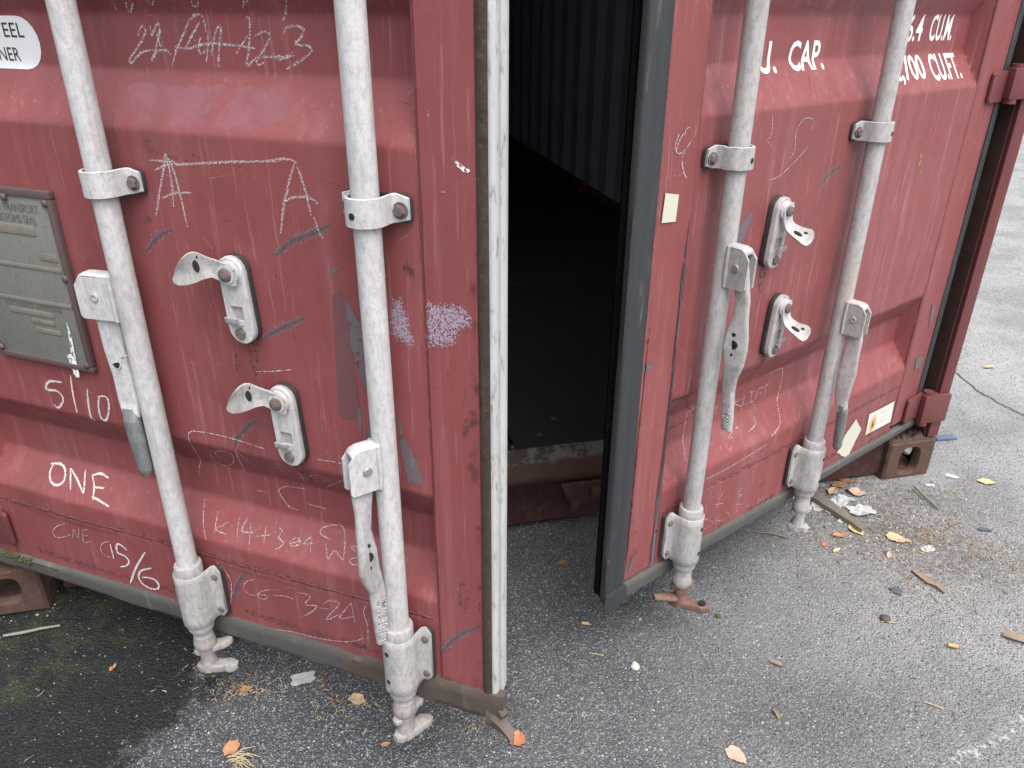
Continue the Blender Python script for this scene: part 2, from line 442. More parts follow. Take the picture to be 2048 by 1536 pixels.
class B:
    """collects solids in one bmesh and links them as one mesh object"""
    def __init__(s):
        s.b = bmesh.new()
        s.uv = None
    def face(s, pts):
        vs_ = [s.b.verts.new(p) for p in pts]
        return s.b.faces.new(vs_)
    def box(s, x0, x1, y0, y1, z0, z1, bev=0.):
        r = bmesh.ops.create_cube(s.b, size=1)
        for v in r['verts']:
            v.co = Vector((x0 + (v.co.x + .5) * (x1 - x0), y0 + (v.co.y + .5) * (y1 - y0), z0 + (v.co.z + .5) * (z1 - z0)))
        if bev:
            ed = list({e for v in r['verts'] for e in v.link_edges})
            bmesh.ops.bevel(s.b, geom=ed, offset=bev, segments=2, affect='EDGES', profile=.6)
        return s
    def loft(s, rings, closed=True, caps=True):
        """rings: lists of points, the same number each"""
        vv = [[s.b.verts.new(p) for p in r] for r in rings]
        n = len(vv[0])
        for a, b in zip(vv, vv[1:]):
            for i in range(n if closed else n - 1):
                j = (i + 1) % n
                s.b.faces.new((a[i], a[j], b[j], b[i]))
        if caps and closed:
            s.b.faces.new(list(reversed(vv[0])))
            s.b.faces.new(vv[-1])
        return s
    def tube(s, path, rad, seg=10, caps=True):
        rings = []
        path = [Vector(p) for p in path]
        for i, p in enumerate(path):
            d = (path[min(i + 1, len(path) - 1)] - path[max(i - 1, 0)]).normalized()
            a = d.orthogonal().normalized() if i == 0 else (rings_a - d * rings_a.dot(d)).normalized()
            rings_a = a
            b_ = d.cross(a)
            r = rad[i] if isinstance(rad, (list, tuple)) else rad
            rings.append([p + (a * math.cos(2 * math.pi * k / seg) + b_ * math.sin(2 * math.pi * k / seg)) * r for k in range(seg)])
        return s.loft(rings, True, caps)
    def rev(s, prof, cx=0, cy=0, seg=24):
        """prof: (radius, z) from top to bottom, turned about a vertical axis"""
        return s.loft([[Vector((cx + r * math.cos(2 * math.pi * k / seg), cy + r * math.sin(2 * math.pi * k / seg), z)) for k in range(seg)] for r, z in prof])
    def poly(s, pts, thick, bev=0.):
        """pts: a closed outline of Vectors; thick: offset Vector"""
        n = len(pts)
        a = [s.b.verts.new(p) for p in pts]
        c = [s.b.verts.new(Vector(p) + thick) for p in pts]
        f0 = s.b.faces.new(list(reversed(a))); f1 = s.b.faces.new(c)
        for i in range(n):
            j = (i + 1) % n
            s.b.faces.new((a[i], a[j], c[j], c[i]))
        if bev:
            bmesh.ops.bevel(s.b, geom=list(f1.edges) + list(f0.edges), offset=bev, segments=2, affect='EDGES', profile=.6)
        return s
    def done(s, name, m, parent=None, smooth=40):
        bmesh.ops.recalc_face_normals(s.b, faces=s.b.faces)
        me = bpy.data.meshes.new(name)
        s.b.to_mesh(me); s.b.free()
        return link(name, me, m, parent, smooth)

def hexbolt(b, x, y0, z, r, h, rot=0., washer=True):
    """bolt head standing out of the door face towards -y"""
    if washer:
        b.loft([[Vector((x + r * 1.32 * math.cos(2 * math.pi * k / 16), y0 - dy, z + r * 1.32 * math.sin(2 * math.pi * k / 16))) for k in range(16)] for dy in (0, .002)])
    rr = []
    for dy, f in ((.0015, 1), (h * .8, 1), (h, .82)):
        rr.append([Vector((x + r * f * math.cos(math.pi / 3 * k + rot), y0 - dy, z + r * f * math.sin(math.pi / 3 * k + rot))) for k in range(6)])
    b.loft(rr)

def rivet(b, x, y0, z, r, h, seg=12):
    b.loft([[Vector((x + r * f * math.cos(2 * math.pi * k / seg), y0 - dy, z + r * f * math.sin(2 * math.pi * k / seg))) for k in range(seg)] for dy, f in ((0, 1), (h * .6, .9), (h * .95, .55), (h, .2))])

def capsule(x, z, hw, z0, z1, y, seg=9):
    """outline of an upright plate with round ends"""
    pts = []
    for k in range(seg):
        a = math.pi * k / (seg - 1)
        pts.append(Vector((x + hw * math.cos(a), y, z1 - hw + hw * math.sin(a))))
    for k in range(seg):
        a = math.pi + math.pi * k / (seg - 1)
        pts.append(Vector((x + hw * math.cos(a), y, z0 + hw + hw * math.sin(a))))
    return pts

# ---------------------------------------------------------------- the ground
def grid_mesh(xs, ys, f):
    vv = [(x, y, f(x, y)) for y in ys for x in xs]
    n = len(xs)
    ff = [(j * n + i, j * n + i + 1, (j + 1) * n + i + 1, (j + 1) * n + i) for j in range(len(ys) - 1) for i in range(n - 1)]
    me = bpy.data.meshes.new('asphalt_ground')
    me.from_pydata(vv, [], ff)
    return me

def ground_z(x, y):
    return (noise.noise(Vector((x * 2.1, y * 2.1, 3))) * .004 + noise.noise(Vector((x * 6, y * 6, 9))) * .0015) - .0015

def frange(a, b, n):
    return [a + (b - a) * i / n for i in range(n + 1)]

xs = [-60, -20, -6] + frange(-2.2, 3.2, 180) + [6, 20, 60]
ys = [-60, -20, -4] + frange(-.4, 4.0, 150) + [8, 20, 60]
gr = link('asphalt_ground', grid_mesh(xs, ys, ground_z), 'asphalt', None, 180)
tag(gr, 'worn grey asphalt yard in front of the container', None, None, 'structure')

# ---------------------------------------------------------------- the container body
def frame_matrix(ox, oy, az, oz=0.):
    a = R(az)
    X = Vector((math.sin(a), math.cos(a), 0)); Y = Vector((-X.y, X.x, 0))
    return Matrix(((X.x, Y.x, 0, ox), (X.y, Y.y, 0, oy), (0, 0, 1, oz), (0, 0, 0, 1)))

CON = empty('shipping_container', None, frame_matrix(.0237, 1.5859, 76.2))
tag(CON, 'dark red steel shipping container with both end doors ajar', 'shipping container')
LEN, TOP = 12.19, 2.896

def holed_plate(b, w, h, hole, thick, rot=None):
    """upright plate w x h in the xz plane (y = 0 .. thick) with an oval hole (cx, cz, hw, hh)"""
    cx, cz, hw, hh = hole
    n = 24
    def ring_in(y, k=1.):
        out = []
        for i in range(n):
            a = 2 * math.pi * i / n
            ex = .62
            ca, sa = math.cos(a), math.sin(a)
            out.append(Vector((cx + hw * k * math.copysign(abs(ca) ** ex, ca), y, cz + hh * k * math.copysign(abs(sa) ** ex, sa))))
        return out
    def ring_out(y, ins=0.):
        out = []
        for i in range(n):
            a = 2 * math.pi * i / n
            ca, sa = math.cos(a), math.sin(a)
            m_ = max(abs(ca), abs(sa))
            out.append(Vector((w / 2 + (w / 2 - ins) * ca / m_, y, h / 2 + (h / 2 - ins) * sa / m_)))
        return out
    rings = [ring_in(thick), ring_in(.006), ring_in(0, 1.10), ring_out(0, .006), ring_out(.006), ring_out(thick)]
    vv = [[b.b.verts.new(rot(p) if rot else p) for p in r] for r in rings]
    for a, c in zip(vv, vv[1:]):
        for i in range(n):
            j = (i + 1) % n
            b.b.faces.new((a[i], a[j], c[j], c[i]))

def casting(x_inner, side, dx=0., dy=0.):
    b = B()
    w, h, d = .152, .118, .178
    x0 = x_inner if side > 0 else x_inner - w
    holed_plate(b, w, h, (w / 2 - .002 * side, .054 if side > 0 else .064, .031, .042 if side > 0 else .032), .026, lambda p: Vector((x0 + p.x + dx, p.y + dy, p.z)))
    # outer end plate with its own hole, inner end plate, bottom, top and back
    xo = x0 + w if side > 0 else x0
    holed_plate(b, d - .03, h - .002, ((d - .03) / 2, .054, .042, .036), .018, lambda p: Vector((xo - side * (p.y + .0005) + dx, .028 + p.x + dy, p.z + .001)))
    xi = x0 if side > 0 else x0 + w
    b.box(min(xi, xi + side * .012) + dx, max(xi, xi + side * .012) + dx, .028 + dy, d + dy, .001, h - .001, .002)
    b.box(x0 + .020 + dx, x0 + w - .020 + dx, .028 + dy, d + dy, .002, .016)
    b.box(x0 + .004 + dx, x0 + w - .004 + dx, .004 + dy, d + dy, h - .010, h + .003, .002)
    o = b.done('corner_casting', 'rust_cast', CON, 35)
    return o
casting(1.057, 1)
casting(-1.077, -1, 0, -.032)

# corner posts (rear frame): outer flange, dark channel behind the door edge, inner plate
def corner_post(s, dx=0., dy=0.):
    b = B()
    def bx(x0, x1, y0, y1, z0, z1, bev=.002):
        x0, x1 = sorted((s * x0, s * x1))
        b.box(x0 + dx, x1 + dx, y0 + dy, y1 + dy, z0, z1, bev)
    bx(1.176, 1.208, .004, .016, .125, TOP - .12)
    bx(1.198, 1.206, .0165, .16, .125, TOP - .12)
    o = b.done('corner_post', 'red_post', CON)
    b = B()
    bx(1.045, 1.197, .085, .10, .125, TOP - .12, 0)
    bx(1.172, 1.1975, .0165, .0845, .125, TOP - .12, 0)
    bx(1.045, 1.056, .1005, .17, .16, TOP - .12, 0)
    b.done('post_channel', 'rust_dark', o)
    return o
pr_ = corner_post(1)
pl_ = corner_post(-1, -.02, -.032)
for z0, z1 in ((.172, .262), (1.012, 1.085), (1.85, 1.94), (2.5, 2.59)):
    for po, s, dx, dy in ((pr_, 1, 0, 0), (pl_, -1, -.02, -.032)):
        b = B()
        xa, xb = sorted((s * 1.128, s * 1.209))
        b.box(xa + dx, xb + dx, -.006 + dy, .028 + dy, z0 + .004, z1 - .002, .004)
        b.tube([(s * 1.146 + dx, .010 + dy, z0 - .006), (s * 1.146 + dx, .010 + dy, z1 + .006)], .0145, 14)
        b.done('hinge_lug', 'red_post', po)

# door sill: a red face, a rounded rusty ridge and a sloping top, drawn as one rolled section
b = B()
prof = [(.10, .012), (.022, .012), (.020, .018), (.020, .126), (.014, .130), (.008, .137), (.007, .147), (.011, .156), (.020, .163), (.030, .168), (.066, .196), (.070, .199), (.10, .199)]
xs_ = frange(-1.056, 1.056, 60)
b.loft([[Vector((x, y + noise.noise(Vector((x * 3, z * 5, 1))) * .002, z + noise.noise(Vector((x * 4, y * 9, 4))) * .002)) for y, z in prof] for x in xs_], True, True)
b.done('door_sill', 'sill', CON, 60)
# bar keepers welded to the sill
for x in (.160, .62, -.155, -.62):
    b = B()
    b.poly([Vector((x - .055, .019, .124)), Vector((x + .052, .019, .124)), Vector((x + .055, .019, .075)), Vector((x + .028, .019, .062)), Vector((x - .012, .019, .052)), Vector((x - .034, .019, .070))], Vector((0, -.016, 0)), .004)
    b.box(x - .034, x - .010, -.018, .0035, .055, .085, .006)
    b.box(x + .018, x + .046, -.018, .0035, .088, .116, .006)
    b.done('bar_keeper', 'rust_dark', CON)

# floor sheets, screws, walls, roof, header
ymax = LEN - .05
y = .072
fl_w = 1.17
first = None
while y < ymax - .2:
    y1 = min(y + 1.22, ymax)
    for xa, xb in ((-1.185, -.004), (.004, 1.185)):
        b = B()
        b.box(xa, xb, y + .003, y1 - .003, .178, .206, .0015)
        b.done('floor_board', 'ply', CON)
    y = y1
for yy in (.125, .20):
    for i in range(8):
        x = -1.0 + i * .27 + (.06 if yy > .15 else 0)
        b = B()
        b.rev([(.0005, .2085), (.006, .2085), (.0085, .2062)], x, yy, 12)
        b.done('floor_screw', 'rust_dark', CON)

def wall(name, xin, xout):
    """trapezoid corrugation along the length; sheet with real depth"""
    pr = []
    y = .17
    while y < LEN - .1:
        for dy, x in ((0, xin), (.070, xin), (.138, xout), (.210, xout)):
            pr.append((x, y + dy))
        y += .278
    pr = [p for p in pr if p[1] < LEN - .06]
    t_ = .003 if xout > xin else -.003
    b = B()
    rows = [.205, .22] + frange(.5, TOP - .11, 8)
    b.loft([[Vector((x, yy, z)) for x, yy in pr] + [Vector((x + t_, yy, z)) for x, yy in reversed(pr)] for z in rows], True, True)
    return b.done(name, 'inner_wall', CON, 20)
wall('side_wall', 1.176, 1.208)
wall('side_wall', -1.176, -1.208)
b = B(); b.box(-1.19, 1.19, LEN - .055, LEN, .17, TOP - .1); b.done('front_wall', 'inner_wall', CON)
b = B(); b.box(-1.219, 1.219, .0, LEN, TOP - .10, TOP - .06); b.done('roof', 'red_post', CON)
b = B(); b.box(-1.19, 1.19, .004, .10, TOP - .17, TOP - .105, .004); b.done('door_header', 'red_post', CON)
for s in (-1, 1):
    x0, x1 = sorted((s * 1.165, s * 1.215))
    b = B(); b.box(x0, x1, .18, LEN - .18, .02, .204, .003); b.done('bottom_rail', 'red_post', CON)
    b = B(); b.box(min(s * 1.12, s * 1.1745), max(s * 1.12, s * 1.1745), .22, LEN - .06, .2065, .236, .004); b.done('wall_kick_strip', 'rust_dark', CON)

# ---------------------------------------------------------------- the doors
DEPTH = .042
BANDS = [(.368, .433, .500, .565), (1.049, 1.117, 1.187, 1.255), (1.739, 1.807, 1.877, 1.945)]
ZB, ZT = .155, 2.72
def fz(z):
    for a, b_, c_, d in BANDS:
        if a < z < d:
            return (z - a) / (b_ - a) if z < b_ else (1. if z < c_ else (d - z) / (d - c_))
    return 0.
def fzs(z):
    w = .004
    return sum(fz(z + k * w / 3) for k in (-3, -2, -1, 0, 1, 2, 3)) / 7
class Door:
    pass
DL, DR = Door(), Door()
# left: x runs from the hinge (-1.19) to the free edge (0); right: from the free edge (0) to the hinge (1.19)
DL.px0, DL.px1, DL.free = -1.065, -.110, 1
DR.px0, DR.px1, DR.free = .127, 1.060, -1
def dent(x, z, left):
    k = 3 if left else 17
    return noise.noise(Vector((x * 4.2, z * 4.2, k))) * .0030 + noise.noise(Vector((x * 11, z * 11, k + 5))) * .0007
def surf(d, x, z):
    """how far the outer face stands out from the door plane (negative: recessed)"""
    if not d.px0 < x < d.px1:
        return 0.
    e0, e1 = .012, .012
    g_ = min((x - d.px0) / e0, (d.px1 - x) / e1, 1.)
    edge = min((x - d.px0) / .05, (d.px1 - x) / .05, 1.)
    return -.003 - DEPTH * min(fzs(z), g_) + dent(x, z, d.free > 0) * edge

DL.e = empty('door', CON)
DR.e = empty('door', CON)
mwL = frame_matrix(-.00928, .87573, 110.556)
mwR = frame_matrix(.18544, 1.14291, 51.674)
inv = CON.matrix_world.inverted() if False else frame_matrix(.0237, 1.5859, 76.2).inverted()
DL.e.matrix_local = inv @ mwL
DR.e.matrix_local = inv @ mwR
DL.e['label'] = 'end door with chalk dates and ratchet handles, swung open towards the viewer'
DR.e['label'] = 'end door with white capacity lettering, ajar behind the other door'

def door_panel(d, paint):
    zs = frange(.320, 1.32, 300) + frange(1.325, ZT - .02, 160)
    e0, e1 = .012, .012
    xs = [d.px0 - .002, d.px0, d.px0 + .0005] + frange(d.px0 + e0 * .25, d.px0 + e0, 3) + frange(d.px0 + e0 + .02, d.px1 - e1 - .02, 44) + frange(d.px1 - e1, d.px1 - e1 * .25, 3) + [d.px1 - .0005, d.px1, d.px1 + .002]
    vv, ff = [], []
    n = len(xs)
    for z in zs:
        for x in xs:
            q = surf(d, x, z) if d.px0 < x < d.px1 else -.004
            vv.append((x, -q, z))
    m_ = len(vv)
    for j in range(len(zs) - 1):
        for i in range(n - 1):
            a = j * n + i
            ff.append((a, a + 1, a + n + 1, a + n))
    vv += [(x, .048, z) for z in (zs[0], zs[-1]) for x in (xs[0], xs[-1])]
    ff.append((m_, m_ + 2, m_ + 3, m_ + 1))
    me = bpy.data.meshes.new('corrugated_panel')
    me.from_pydata(vv, [], ff)
    return link('corrugated_panel', me, paint, d.e, 28)

def wavy_box(x0, x1, y0, y1, z0, z1, amp, seed, n=40, axis='z'):
    """long member whose faces are slightly dented"""
    b = B()
    rings = []
    r_ = .0035
    for i in range(n + 1):
        t_ = i / n
        def w(k):
            return amp * noise.noise(Vector((t_ * 9, k * 3.3, seed)))
        if axis == 'z':
            z = z0 + (z1 - z0) * t_
            rings.append([Vector((x0 + w(1), y1, z)), Vector((x0 + w(1), y0 + r_ + w(2), z)), Vector((x0 + r_ + w(1), y0 + w(2), z)), Vector(((x0 + x1) / 2, y0 + w(5), z)), Vector((x1 - r_ + w(3), y0 + w(4), z)), Vector((x1 + w(3), y0 + r_ + w(4), z)), Vector((x1 + w(3), y1, z))])
        else:
            x = x0 + (x1 - x0) * t_
            rings.append([Vector((x, y1, z0 + w(1))), Vector((x, y0 + r_ + w(2), z0 + w(1))), Vector((x, y0 + w(2), z0 + r_ + w(1))), Vector((x, y0 + w(5), (z0 + z1) / 2)), Vector((x, y0 + w(4), z1 - r_ + w(3))), Vector((x, y0 + r_ + w(4), z1 + w(3))), Vector((x, y1, z1 + w(3)))])
    b.loft(rings)
    return b

def weld(d, pts, r=.0022, name='weld_seam', m='red_post'):
    b = B()
    out, rad = [], []
    for (xa, za), (xb, zb) in zip(pts, pts[1:]):
        L_ = math.hypot(xb - xa, zb - za); n = max(2, int(L_ / .008))
        for i in range(n):
            t_ = i / n
            x, z = xa + (xb - xa) * t_, za + (zb - za) * t_
            out.append((x + random.uniform(-1, 1) * .0006, -max(surf(d, x, z), -.004) + .0010, z + random.uniform(-1, 1) * .0006))
            rad.append(r * random.uniform(.75, 1.3))
    b.tube(out, rad, 6)
    return b.done(name, m, d.e)

# frame members: free-edge channel, hinge-side channel, bottom and top rails
door_panel(DL, 'red_left')
door_panel(DR, 'red_right')
wavy_box(-.1105, -.033, .0012, .05, .205, ZT, .0012, 1).done('frame_channel', 'red_left', DL.e)
wavy_box(-1.19, -1.0645, .0012, .05, .185, ZT, .0012, 2).done('frame_channel', 'red_left', DL.e)
wavy_box(-1.0635, -.1115, .0034, .05, .192, .330, .0016, 3, 40, 'x').done('bottom_rail', 'red_left', DL.e)
wavy_box(-1.0635, -.1115, .002, .05, ZT - .06, ZT, .001, 4, 40, 'x').done('top_rail', 'red_left', DL.e)
wavy_box(.040, .1275, .0012, .05, .200, ZT, .0012, 5).done('frame_channel', 'red_right', DR.e)
wavy_box(1.0595, 1.172, .0012, .05, .195, ZT, .0012, 6).done('frame_channel', 'red_right', DR.e)
wavy_box(.1285, 1.0585, .0034, .05, .178, .318, .0016, 7, 40, 'x').done('bottom_rail', 'red_right', DR.e)
wavy_box(.1285, 1.0585, .002, .05, ZT - .06, ZT, .001, 8, 40, 'x').done('top_rail', 'red_right', DR.e)
weld(DL, [(-1.064, .3315), (-.112, .3335)])
weld(DL, [(-.110, .205), (-.1105, 1.0), (-.110, 2.0)], .0017)
weld(DL, [(-1.0645, .19), (-1.0645, 1.2)], .0017)
weld(DR, [(.129, .3195), (1.058, .3195)])
weld(DR, [(.1275, .20), (.1275, 1.0), (.1275, 2.0)], .0017)
weld(DR, [(1.0595, .20), (1.0595, 2.0)], .0017)

# ---- rubber gaskets
def strip(d, name, m, x0, x1, z0, z1, outs, axis, n=60, amp=.0015, seed=0, taper=None):
    """rubber strip; outs: list of (fraction across, y) describing its rounded section"""
    b = B()
    rings = []
    for i in range(n + 1):
        t_ = i / n
        w = lambda k: amp * noise.noise(Vector((t_ * 7, k * 2.7, seed)))
        ring = []
        for k, (fr, y) in enumerate(outs):
            if axis == 'z':
                z = z0 + (z1 - z0) * t_
                ring.append(Vector((x0 + (x1 - x0) * fr + w(k % 3), y + w(4 + k % 2), z)))
            else:
                x = x0 + (x1 - x0) * t_
                zz1 = z1 + (taper * t_ if taper else 0)
                ring.append(Vector((x, y + w(4 + k % 2), z0 + (zz1 - z0) * fr + w(k % 3))))
        rings.append(ring)
    b.loft(rings)
    return b.done(name, m, d.e, 50)
# left door: dark lip along the free edge, two worn white ribs on the end face, dusty strip below
strip(DL, 'edge_lip', 'rust_edge', -.0345, -.019, .196, ZT, [(0, .03), (0, -.0005), (.25, -.003), (.6, -.0025), (.9, -.001), (1, .003), (1, .03)], 'z', 90, .0012, 2)
strip(DL, 'edge_seal', 'white_seal', -.0215, -.0125, .190, ZT, [(0, .001), (.3, -.0005), (.7, .0005), (1, .004), (1, .017), (.75, .0195), (.55, .020), (0, .021)], 'z', 60, .0008, 5)
strip(DL, 'edge_seal', 'white_seal', -.0215, -.0115, .199, ZT, [(0, .0215), (.55, .0215), (.8, .0235), (1, .026), (1, .036), (.7, .048), (0, .049)], 'z', 60, .0008, 7)
strip(DL, 'bottom_gasket', 'rubber_low', -1.195, -.30, .155, .191, [(0, .004), (.05, -.001), (.30, -.004), (.62, -.003), (.85, -.0045), (1, -.001), (1, .012), (.4, .014)], 'x', 70, .0016, 3, .016)
strip(DL, 'bottom_gasket', 'rubber_brown', -.30, .000, .153, .207, [(0, .004), (.05, -.001), (.30, -.005), (.62, -.004), (.82, -.0065), (1, -.003), (1, .012), (.4, .014)], 'x', 40, .0045, 9, .008)
# torn end of that gasket curling away from the corner
b = B()
rings = []
for i in range(9):
    t_ = i / 8
    x = -.030 + .055 * t_
    zc = .168 - .018 * t_
    hh = .022 * (1 - t_ * .75) + .002
    y = -.004 - .020 * t_ * t_
    rings.append([Vector((x, y, zc - hh)), Vector((x, y - .004, zc)), Vector((x - .004 * t_, y + .004 + .012 * t_, zc + hh)), Vector((x, y + .003, zc)), Vector((x, y + .003, zc - hh))])
b.loft(rings)
b.tube([(-.012, .006, .190), (-.004, .0, .182), (.004, -.004, .178)], [.006, .008, .009], 8)
b.done('torn_gasket_end', 'rubber_brown', DL.e)
# right door: broad rubber strip on the free edge, black lips on the end face, dusty strip below
strip(DR, 'edge_gasket', 'rubber', -.010, .0395, .172, ZT, [(0, .010), (0, -.001), (.08, -.0045), (.40, -.006), (.48, -.004), (.58, -.0065), (.9, -.006), (1, -.003), (1, .01)], 'z', 90, .0014, 4)
strip(DR, 'inner_lip', 'rubber_black', -.012, .030, .178, ZT, [(.06, .012), (.16, .018), (.10, .026), (.22, .034), (.35, .040), (1, .040), (1, .012)], 'z', 60, .0014, 6)
strip(DR, 'bottom_gasket', 'rubber_low', .0, 1.195, .155, .197, [(0, .004), (.05, -.001), (.30, -.004), (.62, -.003), (.85, -.0045), (1, -.001), (1, .012), (.4, .014)], 'x', 90, .0016, 8, -.020)
# mitred bottom corner, squashed outwards
b = B()
b.poly([Vector((-.012, -.0045, .196)), Vector((-.016, -.0045, .168)), Vector((-.010, -.0045, .148)), Vector((.012, -.0045, .153)), Vector((.05, -.0045, .158)), Vector((.042, -.0045, .196))], Vector((0, -.004, 0)), .0015)
b.done('gasket_corner', 'rubber', DR.e)
strip(DR, 'hinge_gasket', 'rubber', 1.1725, 1.205, .19, ZT, [(0, .012), (0, .0), (.4, -.004), (.8, .0), (1, .008), (.9, .02)], 'z', 90, .0025, 12)
strip(DL, 'hinge_gasket', 'rubber', -1.205, -1.1905, .19, ZT, [(0, .012), (0, .0), (.4, -.004), (.8, .0), (1, .008), (.9, .02)], 'z', 60, .002, 13)
# hinge blades welded to the hinge edge
for d, s in ((DL, -1), (DR, 1)):
    for z0, z1 in ((.188, .262), (1.010, 1.076), (1.85, 1.93), (2.5, 2.58)):
        b = B()
        x0, x1 = sorted((s * (1.112 if s > 0 else 1.048), s * 1.187))
        if s < 0 and z0 < .5:
            z0, z1 = .222, .300
        ya, yb = -.0085, -.0012
        out = [(x0, z0 + .006), (x0 + .006, z0), (x1, z0), (x1, z1), (x0 + .006, z1), (x0, z1 - .006)] if s > 0 else [(x0, z0), (x1 - .006, z0), (x1, z0 + .006), (x1, z1 - .006), (x1 - .006, z1), (x0, z1)]
        b.poly([Vector((x, yb, z)) for x, z in out], Vector((0, ya - yb, 0)), .002)
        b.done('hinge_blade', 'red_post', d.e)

# ---------------------------------------------------------------- locking gear
BAR_N = .030
def P3(bx, ang, r, t_, z):
    """point near a bar: r out along the lever's direction, t_ across it"""
    a = R(ang)
    s = -1 if bx < 0 else 1
    x = bx + s * (r * math.cos(a)) - s * t_ * math.sin(a)
    n = BAR_N + r * math.sin(a) + t_ * math.cos(a)
    return Vector((x, -n, z))

def GALV(d):
    return 'galv' if d is DL else 'galv_right'

def bar(d, x):
    b = B()
    b.rev([(.0168, ZT + .03), (.0170, 1.8), (.0170, 1.2), (.0169, .8), (.0170, .5), (.0168, .175)], x, -BAR_N, 32)
    b.done('locking_bar', GALV(d), d.e, 60)

def guide(d, x, z, hole_side, dents=0.):
    """saddle that holds a bar: pad, bent strap with two ears, bolts"""
    b = B()
    hw, hh = .0465, .0180
    out = []
    for sx, sz in ((1, 1), (-1, 1), (-1, -1), (1, -1)):
        cx, cz = x + sx * (hw - .0065), z - .001 + sz * (hh - .0080)
        for k in range(4):
            a = math.atan2(sz, sx) - math.pi / 4 + math.pi / 2 * k / 3
            out.append(Vector((cx + .007 * math.cos(a), -.0005, cz + .007 * math.sin(a))))
    b.poly(out, Vector((0, -.0035, 0)))
    b.done('guide_pad', 'rubber', d.e)
    path = [(-.0450, .0045), (-.0285, .0050), (-.0238, .0075), (-.0215, .013), (-.0208, .021)]
    for k in range(11):
        a = math.pi - math.pi * k / 10
        path.append((.0208 * math.cos(a), BAR_N + .0208 * math.sin(a)))
    path += [(-p[0], p[1]) for p in reversed(path[:5])]
    t_ = .0042
    b = B()
    rings = []
    n = len(path)
    for i, (px, pn) in enumerate(path):
        q0 = Vector(path[max(i - 1, 0)]); q1 = Vector(path[min(i + 1, n - 1)])
        tg = (q1 - q0).normalized(); nm = Vector((-tg.y, tg.x))
        end = min(i, n - 1 - i)
        h_ = hh - (.0045 if end == 0 else 0)
        dn = dents * noise.noise(Vector((i * .7, z, 2)))
        ring = []
        for off, hz in ((0, h_ - .001), (t_ * .5, h_), (t_, h_ - .0012), (t_, 0), (t_, -h_ + .0012), (t_ * .5, -h_), (0, -h_ + .001)):
            w = noise.noise(Vector((i * .5, hz * 40, z * 3))) * (.0005 + dents * .3)
            ring.append(Vector((x + px + nm.x * (off + w), -(pn + nm.y * (off + w) + dn), z + hz + dn * .5)))
        rings.append(ring)
    b.loft(rings)
    b.done('bar_guide', GALV(d), d.e, 45)
    for s in (-1, 1):
        b = B()
        hexbolt(b, x + s * .0345, -.0092, z - .002, .0078, .0065, random.random())
        b.done('bolt', 'rust_bolt', d.e, 30)
    a = hole_side
    hx, hn = math.sin(R(a)), math.cos(R(a))
    c_ = Vector((x + .0254 * hx, -(BAR_N + .0254 * hn), z - .003))
    nrm = Vector((hx, -hn, 0)); tx = Vector((hn, hx, 0))
    b = B()
    b.loft([[c_ - nrm * q + (tx * math.cos(2 * math.pi * k / 14) + Vector((0, 0, 1)) * math.sin(2 * math.pi * k / 14)) * .0042 * f for k in range(14)] for q, f in ((.002, 1), (-.0001, 1), (-.0002, .6))])
    b.done('grease_hole', 'hole', d.e)

def hub(d, x, z0, z1, ang, pin_solid, r1=.058):
    """folded sheet bracket welded to the bar, open towards its outer end, with a pivot pin"""
    r0, t1, th = .0135, .0125, .0036
    def sheet(sgn):
        b_out = [(r0, z0), (r1 - .004, z0), (r1, z0 + .004), (r1, z1 - .017), (r1 - .010, z1 - .004), (r0, z1 - .001)]
        lo = [P3(x, ang, r, sgn * t1, z) for r, z in b_out]
        hi = [P3(x, ang, r, sgn * (t1 - th), z) for r, z in b_out]
        n = len(lo)
        A = [b.b.verts.new(p) for p in lo]; C_ = [b.b.verts.new(p) for p in hi]
        b.b.faces.new(A); b.b.faces.new(list(reversed(C_)))
        for i in range(n):
            j = (i + 1) % n
            b.b.faces.new((A[i], A[j], C_[j], C_[i]))
    b = B()
    sheet(1); sheet(-1)
    # roof joining the two cheeks, rounded over and drooping at the outer end
    rings = []
    for r, z in ((r0 - .002, z1 - .001), (r1 - .018, z1 - .001), (r1 - .010, z1 - .004), (r1 - .006, z1 - .009)):
        ring = []
        for k in range(7):
            a = math.pi * k / 6
            ring.append(P3(x, ang, r, t1 * math.cos(a), z + .004 * math.sin(a)))
        for k in range(7):
            a = math.pi - math.pi * k / 6
            ring.append(P3(x, ang, r, (t1 - th) * math.cos(a), z - th + .004 * math.sin(a)))
        rings.append(ring)
    b.loft(rings)
    # weld fillets against the bar
    for sgn in (-1, 1):
        b.tube([P3(x, ang, r0 + .0015, sgn * t1, z0), P3(x, ang, r0 + .001, sgn * (t1 + .0005), (z0 + z1) / 2), P3(x, ang, r0 + .0015, sgn * t1, z1)], [.003, .0036, .003], 8)
    b.done('handle_hub', GALV(d), d.e, 35)
    pz = z1 - .033
    pr0 = .046 if x < -.3 else .033
    b = B()
    rr = .0068
    prof = ((t1 - .002, rr), (t1 + .0022, rr), (t1 + .0034, rr * .8)) if pin_solid else ((t1 - .002, rr), (t1 + .0018, rr), (t1 + .0024, rr * .82), (t1 + .0022, rr * .5), (t1 + .0006, rr * .42))
    for sgn in (1, -1):
        b.loft([[P3(x, ang, pr0 + f * math.cos(2 * math.pi * k / 16), sgn * q, pz + f * math.sin(2 * math.pi * k / 16)) for k in range(16)] for q, f in prof])
    b.done('pivot_pin', 'pin' if pin_solid else 'galv_dull_and_shade', d.e, 40)

